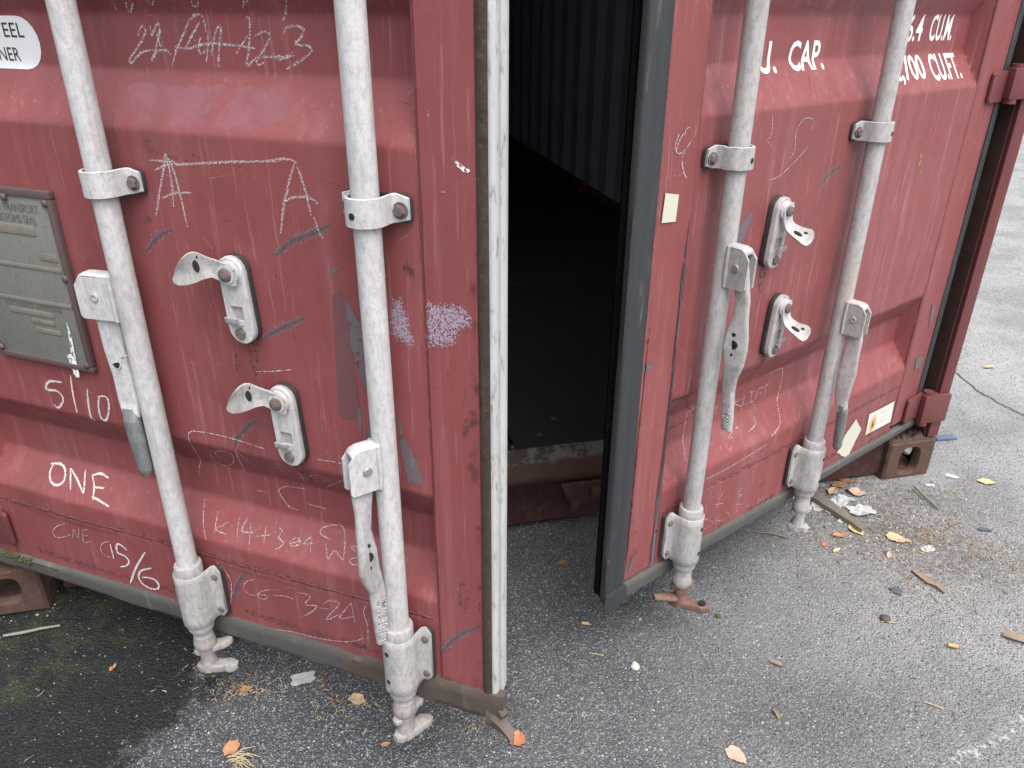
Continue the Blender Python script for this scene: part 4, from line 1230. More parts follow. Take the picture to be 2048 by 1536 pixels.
# ---------------------------------------------------------------- writing and marks on the doors
MARKS = json.loads('''{"L":{"date":[4.2,[[[-0.5343,1.1599],[-0.5258,1.1709],[-0.5191,1.17],[-0.5231,1.1601],[-0.5378,1.1468],[-0.5545,1.1322],[-0.5561,1.1264],[-0.5513,1.1281],[-0.534,1.1398],[-0.5177,1.1432],[-0.5126,1.1413]],[[-0.5103,1.1721],[-0.512,1.1603],[-0.5005,1.1732],[-0.4953,1.1723],[-0.4998,1.1595],[-0.5136,1.1372],[-0.5197,1.13],[-0.507,1.1414],[-0.4913,1.1437],[-0.4847,1.1369]],[[-0.502,1.1673],[-0.5019,1.1565],[-0.5,1.1476]],[[-0.4862,1.1248],[-0.4749,1.1441],[-0.4564,1.166],[-0.4424,1.1815],[-0.4309,1.1863],[-0.4237,1.1836],[-0.4226,1.1703],[-0.4221,1.1665]],[[-0.4301,1.1778],[-0.4471,1.1603],[-0.4595,1.1464]],[[-0.4767,1.148],[-0.4555,1.1465],[-0.425,1.1526],[-0.3991,1.1525],[-0.3738,1.151],[-0.3501,1.1487]],[[-0.4188,1.1675],[-0.4237,1.1491],[-0.429,1.1309]],[[-0.4327,1.1596],[-0.4385,1.1488],[-0.4368,1.1406],[-0.4266,1.1451]],[[-0.4199,1.1394],[-0.4103,1.1609],[-0.4029,1.1725],[-0.3977,1.1725],[-0.4013,1.1611],[-0.4112,1.1278],[-0.4067,1.1268]],[[-0.3821,1.1403],[-0.3682,1.154],[-0.359,1.1636]],[[-0.3582,1.1823],[-0.3531,1.1833],[-0.3549,1.1656],[-0.3607,1.1465],[-0.3672,1.128],[-0.3623,1.1301],[-0.3494,1.1391]],[[-0.3477,1.1629],[-0.3346,1.1674],[-0.3262,1.166],[-0.3289,1.1566],[-0.3438,1.1412],[-0.3514,1.1333],[-0.3483,1.1295],[-0.3402,1.1326]],[[-0.352,1.1371],[-0.3292,1.1396],[-0.2935,1.1414]],[[-0.3233,1.1454],[-0.3231,1.1388],[-0.3148,1.1371],[-0.3021,1.1403],[-0.2953,1.1461]],[[-0.3057,1.1654],[-0.3012,1.1719],[-0.2901,1.1742],[-0.2784,1.1731],[-0.2768,1.1676],[-0.285,1.1593],[-0.2905,1.1545],[-0.2786,1.1538],[-0.2695,1.1513],[-0.2689,1.1466],[-0.2806,1.1389],[-0.2962,1.1309],[-0.3079,1.1258]],[[-0.2899,1.2025],[-0.2982,1.1883],[-0.3048,1.1801]]]],"top_scrawl":[5,[[[-0.56,1.1999],[-0.5579,1.1961],[-0.5599,1.1893]],[[-0.535,1.2],[-0.5407,1.1904],[-0.5369,1.1884],[-0.524,1.2]],[[-0.5006,1.202],[-0.4965,1.1973],[-0.4872,1.202]],[[-0.4296,1.2022],[-0.432,1.1957],[-0.4235,1.1967],[-0.4194,1.2022]],[[-0.3502,1.2015],[-0.3581,1.1933],[-0.3448,1.2024]]]],"letter_a_pair":[4.6,[[[-0.4853,1.0196],[-0.491,1.0019],[-0.5066,0.9674],[-0.521,0.9329]],[[-0.4841,1.0186],[-0.4776,1.005],[-0.4738,0.9856],[-0.4715,0.9591],[-0.4689,0.9227]],[[-0.4835,1.0154],[-0.4824,0.985],[-0.4867,0.9487]],[[-0.5044,0.9586],[-0.487,0.9657],[-0.472,0.9691],[-0.452,0.9707]],[[-0.508,0.9963],[-0.4862,1.0044],[-0.4577,1.0075],[-0.4023,1.0134],[-0.3399,1.0191]],[[-0.5133,1.0091],[-0.4963,1.0092],[-0.4709,1.0098]],[[-0.3399,1.0191],[-0.3143,1.0214],[-0.2938,1.0254],[-0.2798,1.0237]],[[-0.2802,1.0227],[-0.2914,0.9994],[-0.3049,0.9668],[-0.3157,0.9287]],[[-0.2843,1.0143],[-0.2967,0.9886]],[[-0.2795,1.0227],[-0.2727,1.0008],[-0.2682,0.9784],[-0.2648,0.9571]],[[-0.2612,0.9557],[-0.2578,0.9432],[-0.2516,0.9282]],[[-0.3073,0.9676],[-0.296,0.9756],[-0.2805,0.9794],[-0.2608,0.979],[-0.2537,0.9729]]]],"five_ten":[4.6,[[[-0.7992,0.6262],[-0.8308,0.6218],[-0.8433,0.6047],[-0.818,0.6061],[-0.8073,0.5954],[-0.8159,0.581],[-0.8279,0.5716],[-0.8347,0.5774]],[[-0.7739,0.6436],[-0.7803,0.6068],[-0.7832,0.5712]],[[-0.7429,0.6239],[-0.7504,0.5903],[-0.7518,0.5677],[-0.7443,0.5641]],[[-0.7187,0.6166],[-0.7271,0.5948],[-0.7283,0.5724],[-0.7179,0.5706],[-0.7062,0.5893],[-0.7008,0.6107],[-0.7076,0.6177],[-0.7228,0.6127]]]],"one":[4.6,[[[-0.9238,0.42],[-0.9287,0.4058],[-0.9199,0.3912],[-0.9029,0.3883],[-0.8899,0.3976],[-0.8935,0.4143],[-0.9075,0.4213],[-0.9314,0.4179]],[[-0.8825,0.4188],[-0.8693,0.3872]],[[-0.8817,0.4189],[-0.8595,0.4042],[-0.8376,0.3864]],[[-0.8472,0.422],[-0.8374,0.387]],[[-0.8288,0.4172],[-0.8177,0.4008],[-0.8132,0.3808]],[[-0.8278,0.4169],[-0.8098,0.4223],[-0.7905,0.4184]],[[-0.8161,0.3998],[-0.7943,0.4022]],[[-0.8173,0.3852],[-0.7985,0.3821],[-0.7739,0.3766]]]],"small_one":[2.6,[[[-0.8856,0.2794],[-0.8745,0.3059]],[[-0.8745,0.3059],[-0.8695,0.285],[-0.859,0.3127]],[[-0.8508,0.3084],[-0.857,0.2795],[-0.8337,0.2879]],[[-0.8508,0.3084],[-0.8355,0.3152]],[[-0.8537,0.2941],[-0.8417,0.2993]],[[-0.8932,0.2911],[-0.89,0.288],[-0.8946,0.2828],[-0.8969,0.2861]]]],"fifteen_six":[4.6,[[[-0.789,0.2926],[-0.7892,0.2751],[-0.7899,0.2585]],[[-0.7504,0.2889],[-0.7601,0.2969],[-0.7719,0.2974],[-0.7757,0.277],[-0.7586,0.2734],[-0.7529,0.2622],[-0.7608,0.2508],[-0.7781,0.2425]],[[-0.7061,0.2969],[-0.7383,0.2528],[-0.7651,0.2056]],[[-0.7003,0.2621],[-0.7275,0.2481],[-0.738,0.2311],[-0.7322,0.2149],[-0.7095,0.2099],[-0.6925,0.2192],[-0.6955,0.2342],[-0.7128,0.236],[-0.7299,0.2316]]]],"thin_box":[1.9,[[[-0.5805,0.4656],[-0.5786,0.483],[-0.549,0.5555],[-0.5427,0.5818],[-0.5199,0.5881],[-0.4711,0.5892],[-0.4133,0.585]],[[-0.4133,0.585],[-0.398,0.5838]],[[-0.5746,0.4238],[-0.5706,0.4048],[-0.5643,0.3864],[-0.5527,0.3677]],[[-0.7892,0.3003],[-0.8087,0.289],[-0.8176,0.2729],[-0.8092,0.2596],[-0.7964,0.2613]],[[-0.8984,0.2818],[-0.9281,0.2697],[-0.9379,0.2789],[-0.9178,0.3001],[-0.8924,0.3127]],[[-0.5402,0.3244],[-0.5224,0.3058],[-0.5162,0.2817],[-0.5281,0.2284]],[[-0.2423,0.3214],[-0.2484,0.3053],[-0.243,0.2784],[-0.2448,0.2393]],[[-0.5145,0.5525],[-0.5359,0.5148],[-0.5215,0.5017],[-0.4911,0.5206],[-0.4718,0.5525],[-0.4841,0.558],[-0.5109,0.5438],[-0.5128,0.523]],[[-0.4821,0.4986],[-0.4545,0.5633],[-0.4452,0.5219]],[[-0.3802,0.5206],[-0.3908,0.5519],[-0.3727,0.5561],[-0.3722,0.5339]],[[-0.3487,0.5527],[-0.3572,0.5087]],[[-0.3024,0.5355],[-0.3342,0.5383],[-0.3077,0.5534]],[[-0.3243,0.506],[-0.2622,0.5562]],[[-0.4655,0.4661],[-0.4422,0.4651]],[[-0.3017,0.5858],[-0.2782,0.5882],[-0.2552,0.589]],[[-0.3638,0.463],[-0.3289,0.462]],[[-0.3824,0.445],[-0.4016,0.4485],[-0.4151,0.4684],[-0.417,0.4779],[-0.399,0.4887],[-0.3633,0.4916]],[[-0.3896,0.7165],[-0.3641,0.7214],[-0.3271,0.7304]],[[-0.4136,0.5834],[-0.3966,0.5832]]]],"sum":[2.9,[[[-0.542,0.4119],[-0.5407,0.3956],[-0.5387,0.379]],[[-0.5147,0.4016],[-0.5383,0.3863],[-0.5137,0.3832]],[[-0.4973,0.412],[-0.4928,0.3828]],[[-0.4791,0.4166],[-0.486,0.3936],[-0.4629,0.3963]],[[-0.472,0.4106],[-0.4656,0.3783]],[[-0.455,0.3918],[-0.4289,0.3988]],[[-0.441,0.408],[-0.4384,0.3843]],[[-0.4167,0.4108],[-0.4092,0.408],[-0.4133,0.3978],[-0.4018,0.3929],[-0.4056,0.3863],[-0.4145,0.3806]],[[-0.3915,0.3937],[-0.3815,0.4038],[-0.3705,0.4],[-0.3779,0.3923],[-0.3896,0.3929],[-0.3695,0.4018]],[[-0.3649,0.3976],[-0.3534,0.4096],[-0.3478,0.3892]],[[-0.3665,0.3973],[-0.3447,0.4021]],[[-0.3166,0.4126],[-0.337,0.4168],[-0.3363,0.4251],[-0.3163,0.4336],[-0.3005,0.4345],[-0.2909,0.4163],[-0.2862,0.3898]],[[-0.3243,0.4065],[-0.3134,0.3863],[-0.3064,0.3996],[-0.2861,0.3893]],[[-0.2637,0.4135],[-0.2796,0.4097],[-0.2679,0.4065]],[[-0.2723,0.3902],[-0.2749,0.3938],[-0.2618,0.3987]],[[-0.2753,0.3896],[-0.2668,0.3873],[-0.2576,0.3904]]]],"six_three":[2.8,[[[-0.4598,0.3101],[-0.4814,0.298],[-0.4901,0.2786],[-0.4791,0.2708],[-0.4664,0.2711]],[[-0.4311,0.296],[-0.4497,0.2875],[-0.4627,0.2723],[-0.4494,0.2683],[-0.4377,0.2802],[-0.4657,0.2751]],[[-0.4258,0.2858],[-0.4011,0.2919],[-0.3844,0.2906]],[[-0.372,0.3084],[-0.3489,0.3085],[-0.3624,0.286],[-0.338,0.2903],[-0.3537,0.2705],[-0.3717,0.2563]],[[-0.3334,0.2881],[-0.3144,0.2918]],[[-0.3238,0.3003],[-0.313,0.3092],[-0.2935,0.3119],[-0.2978,0.3016],[-0.3229,0.266],[-0.2946,0.2864]],[[-0.2701,0.3177],[-0.2955,0.2781],[-0.2665,0.2903]],[[-0.2701,0.3177],[-0.2662,0.2771]],[[-0.4627,0.1976],[-0.4059,0.2112],[-0.3471,0.2163],[-0.3029,0.2243],[-0.2725,0.2343],[-0.2502,0.2503]]]]},"Ld":[5.5,[[[-0.549,0.8811],[-0.5328,0.8974],[-0.5152,0.9088],[-0.4988,0.9158]],[[-0.3296,0.898],[-0.3045,0.9165],[-0.2824,0.9277],[-0.2585,0.9377],[-0.2388,0.9467]],[[-0.3679,0.7725],[-0.3454,0.7866],[-0.3213,0.8001],[-0.2936,0.8144]],[[-0.1057,0.2702],[-0.0929,0.2942],[-0.0766,0.3151],[-0.0576,0.3348],[-0.0414,0.3463]],[[-0.4562,0.5735],[-0.4479,0.5901],[-0.4347,0.6063],[-0.4165,0.6232],[-0.4023,0.6325]],[[-0.4831,0.3176],[-0.5011,0.2864],[-0.5169,0.2493]]]],"R":{"scribble":[3,[[[0.0858,1.0291],[0.0751,1.0132],[0.0749,1.0024],[0.0883,1.0011],[0.1077,1.0181]],[[0.0763,1.0299],[0.0698,1.0113],[0.0749,1.0024]],[[0.0937,1.003],[0.0881,0.99],[0.0943,0.9745],[0.103,0.9614]],[[0.0883,1.0253],[0.094,1.0368],[0.1038,1.0348]]]],"thin_marks":[1.3,[[[0.3918,1.0148],[0.4083,1.0267],[0.4316,1.0251],[0.4394,1.0167],[0.4324,1.006]],[[0.3987,1.0252],[0.3875,1.0041],[0.3924,0.9869],[0.3897,0.9703],[0.3759,0.9575]],[[0.3268,0.9311],[0.3551,0.9341],[0.3904,0.9502],[0.4334,0.9775]],[[0.3066,1.0013],[0.3161,1.0099],[0.3108,1.0394]],[[0.3046,1.0001],[0.3218,0.9878]]]],"forklift":[3.0,[[[0.2328,0.4888],[0.2312,0.4521],[0.228,0.431],[0.2163,0.3948]],[[0.2328,0.4888],[0.2546,0.4921]],[[0.3262,0.4525],[0.3311,0.474],[0.3169,0.4594]],[[0.3906,0.4695],[0.3865,0.4496]],[[0.4185,0.4647],[0.39,0.4591],[0.42,0.4429]],[[0.4223,0.4706],[0.4204,0.4487],[0.4367,0.4447]],[[0.4351,0.4717],[0.4543,0.4687]],[[0.4454,0.4694],[0.4467,0.4463]],[[0.4382,0.4458],[0.4578,0.4436]],[[0.4656,0.47],[0.4641,0.4469]],[[0.4645,0.4695],[0.4868,0.4695]],[[0.4661,0.4579],[0.4842,0.4563]],[[0.4823,0.4689],[0.508,0.4732]],[[0.495,0.4703],[0.4958,0.4431]],[[0.3657,0.4571],[0.3719,0.4668],[0.3816,0.4598],[0.3711,0.4573]],[[0.3599,0.4159],[0.3722,0.4163],[0.371,0.4074],[0.354,0.3997],[0.3675,0.3976]],[[0.3805,0.4312],[0.3782,0.4241]],[[0.3821,0.4091],[0.3866,0.41],[0.3921,0.4074]],[[0.45,0.4154],[0.4439,0.4005],[0.4172,0.3935]],[[0.4961,0.4989],[0.5491,0.4926],[0.5489,0.4357],[0.5361,0.422],[0.5223,0.3831],[0.4789,0.3671]],[[0.26,0.3435],[0.3404,0.3422],[0.473,0.3546]]]],"lower_marks":[2.6,[[[0.3039,0.2347],[0.2812,0.2396],[0.3115,0.2176],[0.3059,0.2093],[0.2721,0.2152]],[[0.3203,0.2352],[0.3219,0.2064]],[[0.3365,0.2238],[0.3239,0.2164],[0.3465,0.2071]],[[0.3342,0.2911],[0.3225,0.2666],[0.3128,0.2453]],[[0.3095,0.2628],[0.3428,0.2537]],[[0.3804,0.2722],[0.4006,0.2669],[0.3866,0.2568],[0.407,0.2483],[0.3856,0.2477]],[[0.3863,0.2309],[0.4089,0.2212],[0.3943,0.2072]],[[0.4264,0.2093],[0.4459,0.2032]],[[0.4733,0.2162],[0.4725,0.1941],[0.4883,0.2055],[0.4968,0.1837]],[[0.3594,0.2224],[0.3745,0.2049]],[[0.3916,0.2062],[0.3987,0.2141]]]]},"Rd":[5,[[[0.4921,0.9015],[0.5218,0.9211],[0.5632,0.9335]],[[0.4658,0.827],[0.4786,0.8393]],[[0.4741,0.2382],[0.4886,0.2545]]]],"pL":{"strip":[[-0.247,0.8524],[-0.2372,0.8606],[-0.2278,0.8538],[-0.2261,0.833],[-0.2237,0.7878],[-0.2233,0.743],[-0.223,0.6912],[-0.2183,0.6686],[-0.25,0.6658],[-0.2563,0.6714],[-0.2512,0.7509]],"dark_strip":[[-0.2272,0.8538],[-0.2228,0.8405],[-0.2128,0.8254],[-0.2062,0.8145],[-0.2065,0.7844],[-0.2083,0.7201],[-0.2102,0.7197],[-0.2115,0.7576],[-0.2173,0.7654],[-0.2173,0.779],[-0.2247,0.7827],[-0.2261,0.833]],"foot_patch":[[-0.1593,0.6956],[-0.1537,0.6625],[-0.148,0.6475],[-0.14,0.6275],[-0.1329,0.6236],[-0.132,0.6058],[-0.1247,0.595],[-0.1265,0.5855],[-0.1495,0.5792],[-0.1535,0.6023],[-0.1579,0.6373],[-0.16,0.6771]],"low":[[-0.223,0.6912],[-0.2177,0.6843],[-0.2182,0.6694],[-0.2194,0.642],[-0.2252,0.6531]],"edge":[[-0.2092,0.6645],[-0.204,0.6629],[-0.2065,0.6267],[-0.2132,0.6253]],"small":[[-0.2451,0.8915],[-0.2323,0.8937],[-0.2396,0.8843],[-0.2443,0.8769]],"void1":[[-0.1603,0.8603],[-0.1397,0.8631],[-0.1331,0.8345],[-0.1247,0.8044],[-0.1294,0.793],[-0.1451,0.7976],[-0.1643,0.8053]],"void2":[[-0.1079,0.8656],[-0.0695,0.8657],[-0.0514,0.8648],[-0.0405,0.8488],[-0.043,0.8351],[-0.0567,0.8308],[-0.0677,0.8086],[-0.0879,0.802],[-0.109,0.7979]],"chip":[[-0.0634,1.0429],[-0.0548,1.0374],[-0.0426,1.029],[-0.0458,1.025],[-0.054,1.0282],[-0.0591,1.0325]],"chip2":[[-0.0909,1.0055],[-0.0684,1.0034],[-0.0696,1.0004],[-0.0889,1.0018]],"faded":[[-0.5631,1.0963],[-0.5414,1.1041],[-0.4831,1.1059],[-0.4181,1.1052],[-0.3522,1.1064],[-0.3209,1.1056],[-0.2949,1.0844],[-0.2955,1.0697],[-0.345,1.0526],[-0.4362,1.0536],[-0.5444,1.0542]],"plate_smear":[[-0.7588,0.7537],[-0.7479,0.7557],[-0.7505,0.7353],[-0.7533,0.7056],[-0.7567,0.6866],[-0.7642,0.6836],[-0.763,0.7018],[-0.7616,0.727]],"plate_smear2":[[-0.7391,0.7492],[-0.7369,0.7306],[-0.7372,0.7081],[-0.7397,0.6848],[-0.7478,0.6881],[-0.7523,0.6873],[-0.7571,0.6679],[-0.7505,0.6667],[-0.7417,0.6588],[-0.7421,0.6504],[-0.751,0.6472],[-0.7544,0.6519],[-0.7554,0.6775],[-0.7612,0.6859],[-0.7471,0.6905],[-0.7422,0.7141]]},"pR":{"tape":[[0.0581,0.9441],[0.0899,0.9378],[0.088,0.8959],[0.0552,0.8985]],"scrap":[[0.8509,0.2871],[0.893,0.2443],[0.8509,0.1743],[0.8243,0.1901],[0.7915,0.2125],[0.814,0.2573]],"label":[[0.9174,0.2794],[1.0426,0.277],[1.0498,0.2133],[0.9231,0.2163]],"chip":[[0.0383,0.6613],[0.0715,0.6567],[0.0684,0.6483],[0.0413,0.646]],"peel":[[0.2638,0.8569],[0.2904,0.8834],[0.2978,0.8722],[0.2806,0.8336],[0.2604,0.8296]],"runs":[[0.8593,0.9418],[0.8866,0.9083],[0.9049,0.8638],[0.8968,0.8605],[0.8657,0.9035]],"run2":[[0.9245,1.0142],[0.9348,1.0119],[0.9323,0.9996],[0.9227,1.001]],"corner":[[0.0602,0.2486],[0.069,0.2422],[0.0599,0.2179],[0.0586,0.2082],[0.0517,0.2179],[0.0558,0.2344]],"frame_chip":[[1.1029,0.386],[1.1463,0.379],[1.1447,0.3456],[1.1092,0.3508]],"run3":[[1.1146,0.5303],[1.1394,0.5248],[1.1333,0.4762],[1.1288,0.4589]]}}''')

def catmull(pts, step=.006):
    if len(pts) < 2:
        return pts
    P = [Vector((p[0], p[1])) for p in pts]
    P = [P[0] * 2 - P[1]] + P + [P[-1] * 2 - P[-2]]
    out = []
    for i in range(1, len(P) - 2):
        L_ = (P[i + 1] - P[i]).length
        n = max(2, int(L_ / step))
        for k in range(n):
            t_ = k / n
            a, b_, c_, d_ = P[i - 1:i + 3]
            out.append(.5 * ((2 * b_) + (c_ - a) * t_ + (2 * a - 5 * b_ + 4 * c_ - d_) * t_ * t_ + (3 * b_ - a - 3 * c_ + d_) * t_ ** 3))
    out.append(P[-2])
    return out

def ribbons(d, name, strokes, width, m, lift=.0006, wob=.25):
    vv, ff, uv = [], [], []
    for st in strokes:
        c = catmull(st)
        n = len(c)
        if n < 2:
            continue
        base = len(vv)
        acc = 0
        for i, p in enumerate(c):
            tg = (c[min(i + 1, n - 1)] - c[max(i - 1, 0)])
            if tg.length < 1e-7:
                tg = Vector((1, 0))
            tg.normalize()
            nm = Vector((-tg.y, tg.x))
            w = width * .5 * (1 + wob * noise.noise(Vector((p.x * 60, p.y * 60, 2)))) * min(1, .55 + .15 * min(i, n - 1 - i))
            if i:
                acc += (c[i] - c[i - 1]).length
            for s in (-1, 1):
                q = p + nm * w * s
                vv.append((q.x, -(surf(d, q.x, q.y) + lift), q.y))
                uv.append((acc * 20, .5 + .5 * s))
            if i:
                a = base + 2 * (i - 1)
                ff.append((a, a + 1, a + 3, a + 2))
    me = bpy.data.meshes.new(name)
    me.from_pydata(vv, [], ff)
    ul = me.uv_layers.new(name='UVMap')
    for l in me.loops:
        ul.data[l.index].uv = uv[l.vertex_index]
    return link(name, me, m, d.e)

def patch(d, name, pts, m, lift=.0004, rag=.0016, cell=.006, seed=1):
    """thin patch lying on the door's relief, with a ragged outline"""
    P = [Vector((p[0], p[1])) for p in pts]
    out = []
    for i, a in enumerate(P):
        b_ = P[(i + 1) % len(P)]
        n = max(1, int((b_ - a).length / cell))
        for k in range(n):
            q = a + (b_ - a) * (k / n)
            out.append(Vector((q.x + rag * noise.noise(Vector((q.x * 90, q.y * 90, seed))), q.y + rag * noise.noise(Vector((q.x * 90, q.y * 90, seed + 7))))))
    b = bmesh.new()
    vs_ = [b.verts.new((q.x, 0, q.y)) for q in out]
    try:
        b.faces.new(vs_)
    except ValueError:
        pass
    bmesh.ops.triangulate(b, faces=b.faces)
    x0, x1 = min(q.x for q in out), max(q.x for q in out)
    z0, z1 = min(q.y for q in out), max(q.y for q in out)
    k = x0 + .012
    while k < x1:
        bmesh.ops.bisect_plane(b, geom=b.verts[:] + b.edges[:] + b.faces[:], plane_co=(k, 0, 0), plane_no=(1, 0, 0)); k += .012
    k = z0 + .008
    while k < z1:
        bmesh.ops.bisect_plane(b, geom=b.verts[:] + b.edges[:] + b.faces[:], plane_co=(0, 0, k), plane_no=(0, 0, 1)); k += .008
    for v in b.verts:
        v.co.y = -(surf(d, v.co.x, v.co.z) + lift)
    bmesh.ops.recalc_face_normals(b, faces=b.faces)
    for f in b.faces:
        if f.normal.y > 0:
            f.normal_flip()
    me = bpy.data.meshes.new(name)
    b.to_mesh(me); b.free()
    # UV.y: 0 on the outline, 1 well inside, so a mark can dissolve towards its edge
    def inner(v):
        q = Vector((v.co.x, v.co.z)); dm = 9
        for i in range(len(out)):
            a_, e_ = out[i], out[(i + 1) % len(out)]
            ab = e_ - a_
            t_ = max(0, min(1, (q - a_).dot(ab) / max(ab.length_squared, 1e-12)))
            dm = min(dm, (q - a_ - ab * t_).length)
        return min(1, dm / .008)
    val = [inner(v) for v in me.vertices]
    ul = me.uv_layers.new(name='UVMap')
    for l in me.loops:
        ul.data[l.index].uv = (0, val[l.vertex_index])
    return link(name, me, m, d.e, 60)

CH = {'date': ('chalk', 'chalk_date'), 'top_scrawl': ('chalk_soft', 'chalk_scrawl'), 'letter_a_pair': ('chalk', 'chalk_letters'), 'five_ten': ('chalk_bold', 'chalk_numbers'),
      'one': ('chalk_bold', 'chalk_word'), 'small_one': ('chalk', 'chalk_word'), 'fifteen_six': ('chalk_bold', 'chalk_numbers'), 'thin_box': ('chalk_thin', 'chalk_outline'),
      'sum': ('chalk', 'chalk_sum'), 'six_three': ('chalk', 'chalk_date'), 'scribble': ('chalk', 'chalk_scrawl'), 'thin_marks': ('chalk_thin', 'chalk_scratches'),
      'forklift': ('chalk', 'chalk_word'), 'lower_marks': ('chalk_soft', 'chalk_scrawl')}
k = 0
for d, key in ((DL, 'L'), (DR, 'R')):
    for nm, (w, ss) in MARKS[key].items():
        k += 1
        for grp in ([[q] for q in ss] if nm == 'thin_box' else [ss]):
            ribbons(d, CH[nm][1], grp, w * .00118, CH[nm][0], .0007 + .00004 * k)
for d, key in ((DL, 'Ld'), (DR, 'Rd')):
    w, ss = MARKS[key]
    for q in ss:
        ribbons(d, 'scuff_halo', [q], w * .0036, 'scuff_halo', .0005)
        ribbons(d, 'dark_scuff', [q], w * .0013, 'scuff_dark', .0006)
PM = {'strip': 'worn_tape', 'dark_strip': 'worn_primer', 'foot_patch': 'worn_primer', 'low': 'worn_primer', 'edge': 'worn_primer', 'small': 'worn_primer', 'void1': 'void', 'void2': 'void',
      'chip': 'white_smear', 'chip2': 'worn_ochre', 'faded': 'faded', 'peel': 'worn_primer', 'runs': 'worn_ochre', 'run2': 'worn_ochre', 'corner': 'worn_primer', 'frame_chip': 'worn_primer', 'run3': 'worn_primer'}
PN = {'strip': 'bare_primer_strip', 'void1': 'sticker_residue', 'void2': 'sticker_residue', 'chip': 'paint_smear', 'chip2': 'rust_run', 'faded': 'faded_patch', 'runs': 'rust_run', 'run2': 'rust_run'}
for d, key in ((DL, 'pL'), (DR, 'pR')):
    for i, (nm, pts) in enumerate(MARKS[key].items()):
        if nm in PM:
            patch(d, PN.get(nm, 'bare_primer_patch'), pts, PM[nm] if not (nm == 'chip' and d is DR) else 'worn_primer', .00032 + .00002 * i, .0022 if nm not in ('strip',) else .0006, .005, i)
# fine scratches and scrapes, too many to count
for d, sd in ((DL, 3), (DR, 8)):
    rs = random.Random(sd)
    for nm, m_, cnt, wid in (('fine_scratches', 'scratch', 150, .0011), ('dark_scrapes', 'scrape', 34, .0024)):
        st = []
        for i in range(cnt):
            x0 = rs.uniform(-1.0, -.05) if d is DL else rs.uniform(.05, 1.04)
            z0 = rs.uniform(.24, 1.25)
            a = rs.choice((rs.gauss(1.57, .12), rs.gauss(1.57, .12), rs.gauss(.1, .3), rs.uniform(0, 3.1)))
            L_ = rs.choice((.006, .010, .018, .030, .05)) * (1 if nm[0] == 'f' else 1.2)
            n = 4
            st.append([(x0 + L_ * k / n * math.cos(a) + rs.uniform(-.1, .1) * L_ * .3, z0 + L_ * k / n * math.sin(a) + rs.uniform(-.1, .1) * L_ * .3) for k in range(n + 1)])
        if d is DL and nm[0] == 'd':
            st += [[(-.52, 1.035), (-.47, 1.030), (-.42, 1.015), (-.38, 1.012), (-.33, 1.006)], [(-.50, 1.020), (-.45, 1.012), (-.43, 1.008)], [(-.25, 1.005), (-.22, .998), (-.20, .996)]]
        o_ = ribbons(d, nm, st, wid, m_, .00045, .6)
        o_['kind'] = 'stuff'
def thick_label(d, name, pts, m, lift=.0012, curl=0.):
    b = bmesh.new()
    n = 6
    P = [Vector((p[0], p[1])) for p in pts[:4]]
    vs_ = []
    for j in range(n + 1):
        for i in range(n + 1):
            u, v = i / n, j / n
            q = (P[0] * (1 - u) + P[1] * u) * (1 - v) + (P[3] * (1 - u) + P[2] * u) * v
            e = max(abs(u - .5), abs(v - .5)) * 2
            vs_.append(b.verts.new((q.x, -(surf(d, q.x, q.y) + lift + curl * e ** 4), q.y)))
    for j in range(n):
        for i in range(n):
            a = j * (n + 1) + i
            b.faces.new((vs_[a + n + 1], vs_[a + n + 2], vs_[a + 1], vs_[a]))
    me = bpy.data.meshes.new(name); b.to_mesh(me); b.free()
    return link(name, me, m, d.e, 60)
thick_label(DR, 'tape_piece', MARKS['pR']['tape'], 'tape', .0012)
sc_ = MARKS['pR']['scrap']
patch(DR, 'torn_white_label', sc_, 'tape', .0016, .003, .006, 5)
thick_label(DR, 'stained_label', MARKS['pR']['label'], 'rust_label', .0014)
# faint blue-green print on that label
ribbons(DR, 'faded_print', [[(.975, .262), (1.028, .2615)], [(.977, .247), (1.030, .2465)], [(.980, .233), (1.022, .2325)]], .006, M['chalk_thin'], .0019)

